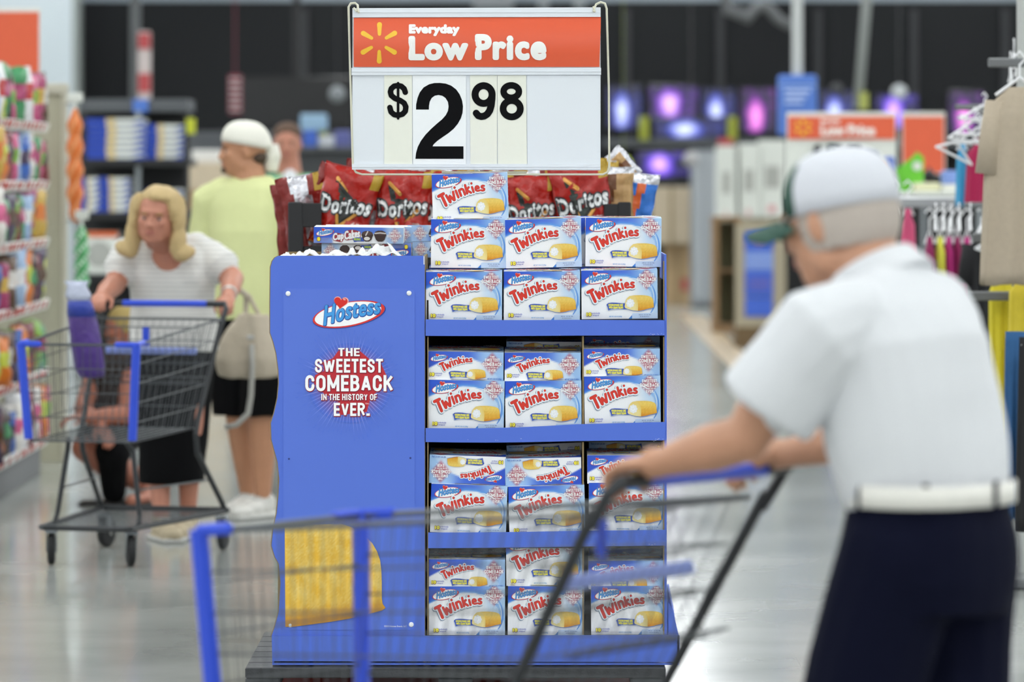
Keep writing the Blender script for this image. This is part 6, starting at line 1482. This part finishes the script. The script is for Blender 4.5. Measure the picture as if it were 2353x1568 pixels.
# pegboard end panel
m = MB(); pe = empty('pegboard_end', (-2.95, 23.55, 0), 0, 'beige pegboard end panel behind the candy shelving', 'panel')
pgm = mat('pegboard', '#b0ad98', .7, var=.05)
nt = pgm.node_tree; N = nt.nodes; tc = [n for n in N if n.type == 'TEX_COORD'][0]; vo = N.new('ShaderNodeTexVoronoi'); vo.inputs['Scale'].default_value = 38; vo.inputs['Randomness'].default_value = 0; nt.links.new(tc.outputs['Object'], vo.inputs[0])
bp = N.new('ShaderNodeBump'); bp.inputs['Distance'].default_value = .004; bp.inputs['Strength'].default_value = .6; nt.links.new(vo.outputs['Distance'], bp.inputs['Height']); nt.links.new(bp.outputs[0], N['Principled BSDF'].inputs['Normal'])
MB().box((.02, 0, 1.0), (1.0, .04, 2.0)).obj('board', pgm, pe); MB().box((.02, -.01, 2.02), (1.06, .08, .06), bev=.01).obj('top_rail', mat('rail_beige', '#bdb9a8', .5), pe); MB().box((.53, -.01, 1.0), (.03, .07, 2.0), bev=.008).obj('upright', mat('rail_beige', '#bdb9a8'), pe)
def netbag(x0, x1, y0, y1, Y, c, c2, label):
    m = MB(); a = P((x0+x1)/2, y1, Y); h = PZ(y0, Y)-PZ(y1, Y); w = (x1-x0)/1e4*Y/2; rings = []
    for k in range(22):
        t = k/21; r = w*(.75+.25*math.sin(t*31)*.6)*(1-abs(t*2-1)**6*.7); rings.append([(r*math.cos(q)*(1+.1*math.sin(4*q)), r*.8*math.sin(q), h*t) for q in [2*math.pi*j/14 for j in range(14)]])
    m.loft(rings)
    for i in range(len(m.f)): m.m[i] = 1 if (i//14+i) % 4 == 0 else 0
    o = m.obj('net_bag', [mat('net'+c, c, .5, bump=.5), mat('net'+c2, c2, .5)], None, a, smooth=True); solo(o, label, 'bag')
    m = MB(); m.tube([(0, .0, h), (0, .0, h+.05)], .008, 6); m.box((0, 0, h+.06), (w*1.6, .01, .05), bev=.004); m.obj('header_card', wht, o)
netbag(150, 195, 250, 512, 23.3, '#dd7432', '#e8a06a', 'orange net bag hanging at the edge of the pegboard'); netbag(168, 208, 520, 690, 23.2, '#4fa865', '#cfe6d2', 'green and white net bag hanging below the orange one')
# ---- stacks of paper boxes
sh = empty('paper_shelving', (PX(300, 33), 33, 0), 0, 'black shelving with white and blue boxes behind the pegboard', 'shelf')
def sl(nm, x0, x1, y0, y1, Y, d, mt):
    m = bx(MB(), x0, x1, y0, y1, Y, d, bev=.005); m.v = [tuple(Vector(v)-sh.location) for v in m.v]; return m.obj(nm, mt, sh)
for a, b in ((366, 382), (488, 505), (630, 645), (760, 775)): sl('shelf', 182, 432, a, b, 33, .9, dk)
sl('top_panel', 182, 432, 228, 256, 33.2, .7, gy); sl('back_panel', 182, 432, 256, 868, 33.85, .05, dk)
for x in (182, 312, 424): sl('upright', x, x+9, 256, 870, 33.02, .12, lg if x == 312 else dk)
bm = MB(); bm.box((0, .2, 0), (.44, .4, .036), bev=.003); ream = bm.mesh('box', wht)
rp = Print(.001); rp.put(poly([(-.22, -.02), (-.07, -.02), (-.07, .02), (-.22, .02)]), '#3b52b0'); rp.put(poly([(-.07, -.02), (.0, -.02), (.0, .02), (-.07, .02)]), '#d8c495'); rp.put(poly([(.22, -.02), (.22, .012), (.1, -.02)]), '#4c62b8'); rp.put(poly([(.0, -.02), (.22, -.02), (.22, -.017), (0, -.017)]), '#4c62b8'); rpm = rp.mesh('box_print', INKM)
ream0 = None
def reams(x, ybot, n, Y, sc, lab, dx=0):
    global ream0
    for i in range(n):
        if ream0 is None: ream0 = bpy.data.objects.new('paper_box', None); COL.objects.link(ream0); link('carton', ream, ream0); link('box_print', rpm, ream0, (0, 0, 0)); r = ream0
        else: r = copy_tree(ream0)
        r.location = P(x, ybot, Y)+Vector((random.uniform(-.006, .006), 0, .0225+i*.0445)); r.scale = (sc, 1, 1)
        tag(r, 'flat white-blue box, %s' % (lab % ('bottom', 'second', 'third', 'fourth', 'fifth', 'sixth', 'seventh', 'top')[i if i < n-1 else 7]), 'box', 'flat white and blue boxes on the black shelving')
reams(266, 366, 7, 33, 1.0, '%s of the tall left stack on the upper shelf'); reams(376, 366, 6, 33.05, .7, '%s of the right stack on the upper shelf')
reams(206, 488, 6, 33, .32, '%s of the narrow stack on the middle shelf'); reams(262, 488, 6, 33.02, .55, '%s of the wide stack on the middle shelf'); reams(375, 488, 4, 33.02, .6, '%s of the stack on the middle shelf above the blonde hair')
sn = empty('boxed_plate_set', P(228, 630, 33), 0, 'white box with a round plate picture on the lower shelf', 'box')
MB().box((.0, .2, .16), (.28, .4, .32), bev=.01).obj('carton', wht, sn); MB().lathe([(.001, 0), (.1, 0), (.1, .006), (.001, .008)], 20, Matrix.Translation((0, -.001, .15)) @ Matrix.Rotation(math.pi/2, 4, 'X')).obj('plate_picture', mat('print_grey', '#a9aaa4'), sn); MB().box((0, -.003, .3), (.28, .006, .04)).obj('orange_band', mat('orange_film', '#d8642f'), sn)
m = bx(MB(), 305, 340, 228, 258, 33.17, .03, bev=.005); o = m.obj('blue_tag', mat('sign_blue', '#4c74c4')); solo(o, 'small blue tag above the paper shelving', 'tag')
# ---- middle distance behind the woman and the men
fixture('cardboard_stack', 430, 520, 375, 800, .6, [('carton', 430, 522, 375, 436, 0, .6, mat('cardboard_pale', '#c9b9a0')), ('carton', 434, 518, 437, 520, 0, .6, cbd), ('carton', 430, 520, 521, 640, 0, .6, mat('cardboard_pale', '#c9b9a0')), ('carton', 432, 522, 641, 800, 0, .6, cbd)], 'stack of cardboard cartons between the blonde woman and the man', 'boxes')
mc = fixture('electronics_counter', 430, 830, 300, 790, .8, [('splash_panel', 430, 830, 302, 338, .95, .05, gy), ('countertop', 430, 830, 338, 348, 0, 1.0, gy), ('front', 436, 824, 348, 780, .08, .9, mat('counter_dark', '#3a3d40', .6)), ('plinth', 440, 820, 780, 790, .1, .8, dk)], 'dark grey counter behind the men, under the large dark television', 'counter')
for i, (a, b, c, d, col, lab) in enumerate(((440, 505, 345, 375, '#d9d9d6', 'white box on the cartons beside the man in the backwards cap'), (696, 730, 300, 338, '#3e63c0', 'blue box on the counter right of the far shopper'), (732, 768, 312, 338, '#c3c7cc', 'pale box on the counter under the yellow tag'), (690, 750, 262, 300, '#8fb0cc', 'light blue balloon-like pack above the blue box'), (768, 806, 300, 338, '#5a5f9a', 'violet-blue box at the end of the counter'))):
    m = bx(MB(), a, b, c, d, 40.2 if i else 39.2, .3, bev=.012); o = m.obj('boxed_gadget', mat('gadget'+col, col, .5)); solo(o, lab, 'box')
for i, (a, b, c, d, col, lab) in enumerate(((545, 625, 990, 1008, '#b9bdbc', 'low white floor edge behind the man in the T-shirt'),)): pass
# ---- right side: clothes
hw = mat('hanger_white', '#e8e8ea', .4)
def garment(x0, x1, yt, yb, Y, col, label, kind='top', seed=0, depth=.06, hang=True, flare=1.1, col2=None, sl_len=.35, cat='garment', group=None):
    r = empty('hanging_garment', P((x0+x1)/2, yt, Y), 0, label, cat, group); W = (x1-x0)/1e4*Y; H = (yb-yt)/1e4*Y; m = MB(); n = 48; rnd = random.Random(seed); ph = rnd.uniform(0, 6); rings = []
    for k in range(18):
        t = k/17
        if kind == 'pants': w = W/2*(.8+.2*t)
        else: w = W/2*(min(1, .32+t*6.5) if t < .1 else (.97+(flare-1)*t)) 
        if kind == 'tank': w = W/2*(.45 if t < .12 else (.45+(t-.12)*4 if t < .2 else .8+.25*t))
        d_ = depth*(.35 if t < .06 else 1)*(.55+.5*t); ring = []
        for j in range(n):
            a = 2*math.pi*j/n; f = 1+.16*min(1, t*2)*math.sin(a*9+ph)+.07*math.sin(a*17+ph+t*2)
            ring.append((w*math.cos(a)*(1+.03*math.sin(a*7+ph)), d_*math.sin(a)*f, -H*t-(.012*math.sin(a*5+ph) if k == 17 else 0)+(-.03*math.sin(math.pi*.5)*0)))
        rings.append(ring)
    m.loft(rings)
    c = mat('cloth'+col, col, .85, var=.08, scale=50, bump=.15)
    m.obj('cloth', c, r, smooth=True)
    if kind in ('top', 'dress') and sl_len:
        for s in (-1, 1):
            q = MB(); a0 = V3(s*W*.37, 0, -H*.07); a1 = V3(s*W*.485, 0, -sl_len); q.tube([a0, a0.lerp(a1, .5), a1], [.035, .042, .045], 12); q.obj('sleeve', c, r, smooth=True)
    if hang:
        q = MB(); q.tube([(-W*.36, 0, -.03), (0, 0, .035), (W*.36, 0, -.03)], .006, 6); q.tube([(0, 0, .035), (0, 0, .08), (.022, 0, .105), (.0, 0, .13), (-.02, 0, .11)], .004, 6); q.obj('hanger', hw, r)
    return r
G_ = 'garments on the right-hand racks'
garment(2266, 2420, 200, 650, 16, '#b3a591', 'beige ribbed dress hanging at the right edge, sleeve towards the aisle', 'dress', 1, .07, sl_len=.32, flare=1.22)
garment(2272, 2332, 628, 1000, 16.5, '#d9c92f', 'yellow garment hanging under the beige dress', 'top', 2, .07, sl_len=0, flare=1.0, hang=False)
garment(2318, 2400, 640, 900, 16.3, '#d9c43a', 'yellow ruffled garment hanging right of the first yellow one', 'top', 3, .07, sl_len=0, hang=False)
garment(2304, 2362, 762, 1195, 15.6, '#2b5a8a', 'blue denim trousers hanging low at the right edge', 'pants', 4, .06, hang=False)
garment(2332, 2440, 775, 1215, 15.4, '#1a1a1d', 'black trousers hanging in front of the blue ones', 'pants', 5, .06)
garment(2218, 2292, 318, 470, 19, '#a3174a', 'crimson top hanging left of the beige dress', 'tank', 6, .09)
garment(2196, 2226, 330, 470, 19.2, '#3f9ccb', 'sky-blue top hanging left of the crimson one', 'tank', 7, .07)
garment(2222, 2290, 545, 780, 18.5, '#18181b', 'black garment hanging behind the man\'s shoulder', 'top', 8, .08, sl_len=.2)
garment(2068, 2104, 480, 640, 20, '#dd5c86', 'pink garment hanging on the low rack', 'tank', 9, .06)
garment(2040, 2066, 478, 690, 20.3, '#1c1c20', 'black garment left of the pink one on the low rack', 'top', 10, .06, sl_len=0)
for i, (x, c, nm) in enumerate(((2136, '#8f2257', 'plum patterned garment'), (2160, '#d7d64e', 'lemon garment'), (2180, '#b02a78', 'magenta garment'), (2200, '#8c1f55', 'wine garment'), (2222, '#c53a86', 'bright magenta garment'))):
    garment(x-14, x+14, 545, 700, 19.6+i*.02, c, '%s on the low rack, %s from its left end' % (nm, ('third', 'fourth', 'fifth', 'sixth', 'seventh')[i]), 'tank', 11+i, .09)
garment(2330, 2420, 205, 330, 17.5, '#7d1f45', 'wine-coloured top behind the beige dress', 'tank', 19, .08)
# empty white hangers
hm = MB(); hm.tube([(-.2, 0, -.07), (-.02, 0, .02), (.02, 0, .02), (.2, 0, -.07), (-.2, 0, -.07)], .009, 6); hm.tube([(0, 0, .02), (0, 0, .06), (.022, 0, .085), (0, 0, .11), (-.02, 0, .09)], .005, 6); hme = hm.mesh('white_hanger', hw)
HL = ((2262, 250, .5, 0), (2240, 285, .7, 0), (2218, 300, .9, .1), (2196, 335, .8, .3), (2254, 300, .3, -.1), (2330, 130, 1.4, 0), (2344, 150, 1.3, 0), (2322, 160, 1.5, 0), (2150, 505, 1.45, 0), (2168, 505, 1.5, 0), (2186, 508, 1.4, 0), (2204, 505, 1.5, 0), (2230, 505, 1.45, 0), (2260, 520, 1.2, 0), (2280, 560, .9, .2), (2300, 700, 1.3, 0))
HN = ('top one above the crimson top', 'second one above the crimson top', 'third one over the sky-blue top', 'lowest one over the sky-blue top', 'one right above the crimson neckline', 'one at the top above the beige dress', 'rightmost one above the beige dress', 'lower one above the beige dress', 'first one on the low rack bar', 'second one on the low rack bar', 'third one on the low rack bar', 'fourth one on the low rack bar', 'fifth one on the low rack bar', 'one above the black garment', 'tilted one above the black garment', 'one by the grey bar under the dress')
for (x, y, yw, rl), nm in zip(HL, HN):
    o = link('white_hanger', hme, None, P(x, y, 18.2 if x < 2315 else 16.8), (0, rl, yw)); o.scale = (.62, .62, .62); tag(o, 'empty white hanger, %s' % nm, 'hanger', 'empty white hangers')
crk = empty('clothes_rack', (PX(2340, 16.2), 16.2, 0), 0, 'tall grey clothes rack with crossbars at the right edge', 'rack')
m = MB(); m.tube([(.06, .4, 0), (.06, .4, 3.2)], .02, 10); m.obj('pole', mat('rack_pole', '#b9bbb8', .35, metal=.3), crk)
for z, l in ((1.98, .14), (1.1, .3), (1.32, .26)): MB().box((-.02, .2, z), (l, .035, .035), bev=.005).obj('crossbar', mat('bar_grey', '#6c6e70', .4), crk)
MB().box((.06, .4, .02), (.6, .6, .04), bev=.01).obj('base', mat('bar_grey', '#6c6e70'), crk)
lr = empty('low_clothes_rack', (PX(2170, 19.9), 19.9, 0), 0, 'low grey clothes rack behind the man, loaded with pink and plum garments', 'rack')
for x in (-.26, .3): m = MB(); m.tube([(x, 0, 0), (x, 0, 1.44)], .016, 8); m.obj('upright', mat('bar_grey', '#6c6e70'), lr)
MB().box((.02, 0, 1.43), (.62, .05, .05), bev=.008).obj('top_bar', mat('bar_silver', '#a4a6a8', .3, metal=.4), lr); MB().box((.02, 0, .03), (.62, .4, .05), bev=.008).obj('base', mat('bar_grey', '#6c6e70'), lr)
def RLR(px, py, Y): return P(px, py, Y)-lr.location
m = MB(); za = PZ(318, 19)+.135; m.tube([tuple(V3(RLR(2196, 0, 19).x, 19-19.9, za)), tuple(V3(RLR(2296, 0, 19).x, 19-19.9, za)), tuple(V3(RLR(2300, 0, 19).x, -.1, za)), tuple(V3(.3, 0, 1.44))], .012, 8); m.obj('high_rail', mat('bar_grey', '#6c6e70'), lr)
m = MB(); zb = PZ(545, 18.5)+.135; m.tube([(.3, 0, 1.43), (RLR(2300, 0, 18.5).x, -1.4, zb), (RLR(2215, 0, 18.5).x, -1.4, zb)], .012, 8); m.obj('side_rail', mat('bar_grey', '#6c6e70'), lr)
for zq, yq in ((PZ(250, 23.3)+.03, -.25), (PZ(520, 23.2)+.03, -.35)):
    m = MB(); m.tube([(.53, 0, zq), (.6, yq, zq)], .006, 6); m.obj('peg_hook', mat('bar_silver', '#a4a6a8'), pe)
gc = empty('green_card', P(2088, 440, 25.8), 0, 'bright green arrow-topped card on the shelf behind the man', 'card')
m = MB(); m.prism([(-.09, 0), (.085, 0), (.09, .2), (.05, .235), (.02, .2), (-.09, .12)], 0, .012); m.obj('body', mat('card_green', '#6cc933', .5), gc); MB().lathe([(.001, 0), (.028, 0), (.028, .004), (.001, .005)], 16, Matrix.Translation((.05, -.002, .15)) @ Matrix.Rotation(math.pi/2, 4, 'X')).obj('white_dot', wht, gc)
fixture('white_goods_table', 2040, 2260, 438, 1010, .9, [('tabletop', 1976, 2262, 440, 452, 0, 1.0, wht), ('riser', 1980, 2056, 392, 440, .1, .4, lg), ('leg', 1980, 1990, 452, 1010, .05, .08, lg), ('leg', 2036, 2046, 452, 1010, .05, .08, lg), ('leg', 2246, 2256, 452, 1010, .05, .08, lg), ('cloth_stack', 2100, 2160, 420, 440, .1, .4, mat('cream_cloth', '#dfddb8', .8)), ('cloth_stack', 2165, 2215, 424, 440, .1, .4, mat('cream_cloth2', '#e3e3da', .8))], 'white table with folded cream cloths behind the green card', 'table')
for i, (a, b, c, d, col, lab) in enumerate(((1985, 2018, 345, 392, '#8f97a4', 'grey boxed item right of the sign numbers'), (2034, 2056, 360, 392, '#4f6fc8', 'small blue boxed item right of the sign numbers'), (2018, 2034, 374, 392, '#d9763c', 'small orange item under the blue one'), (2165, 2200, 392, 424, '#7f9ad8', 'pale blue boxed item right of the black ball'))):
    m = bx(MB(), a, b, c, d, 25.75, .12, bev=.01); o = m.obj('boxed_item', mat('gadget'+col, col, .5)); solo(o, lab, 'box')
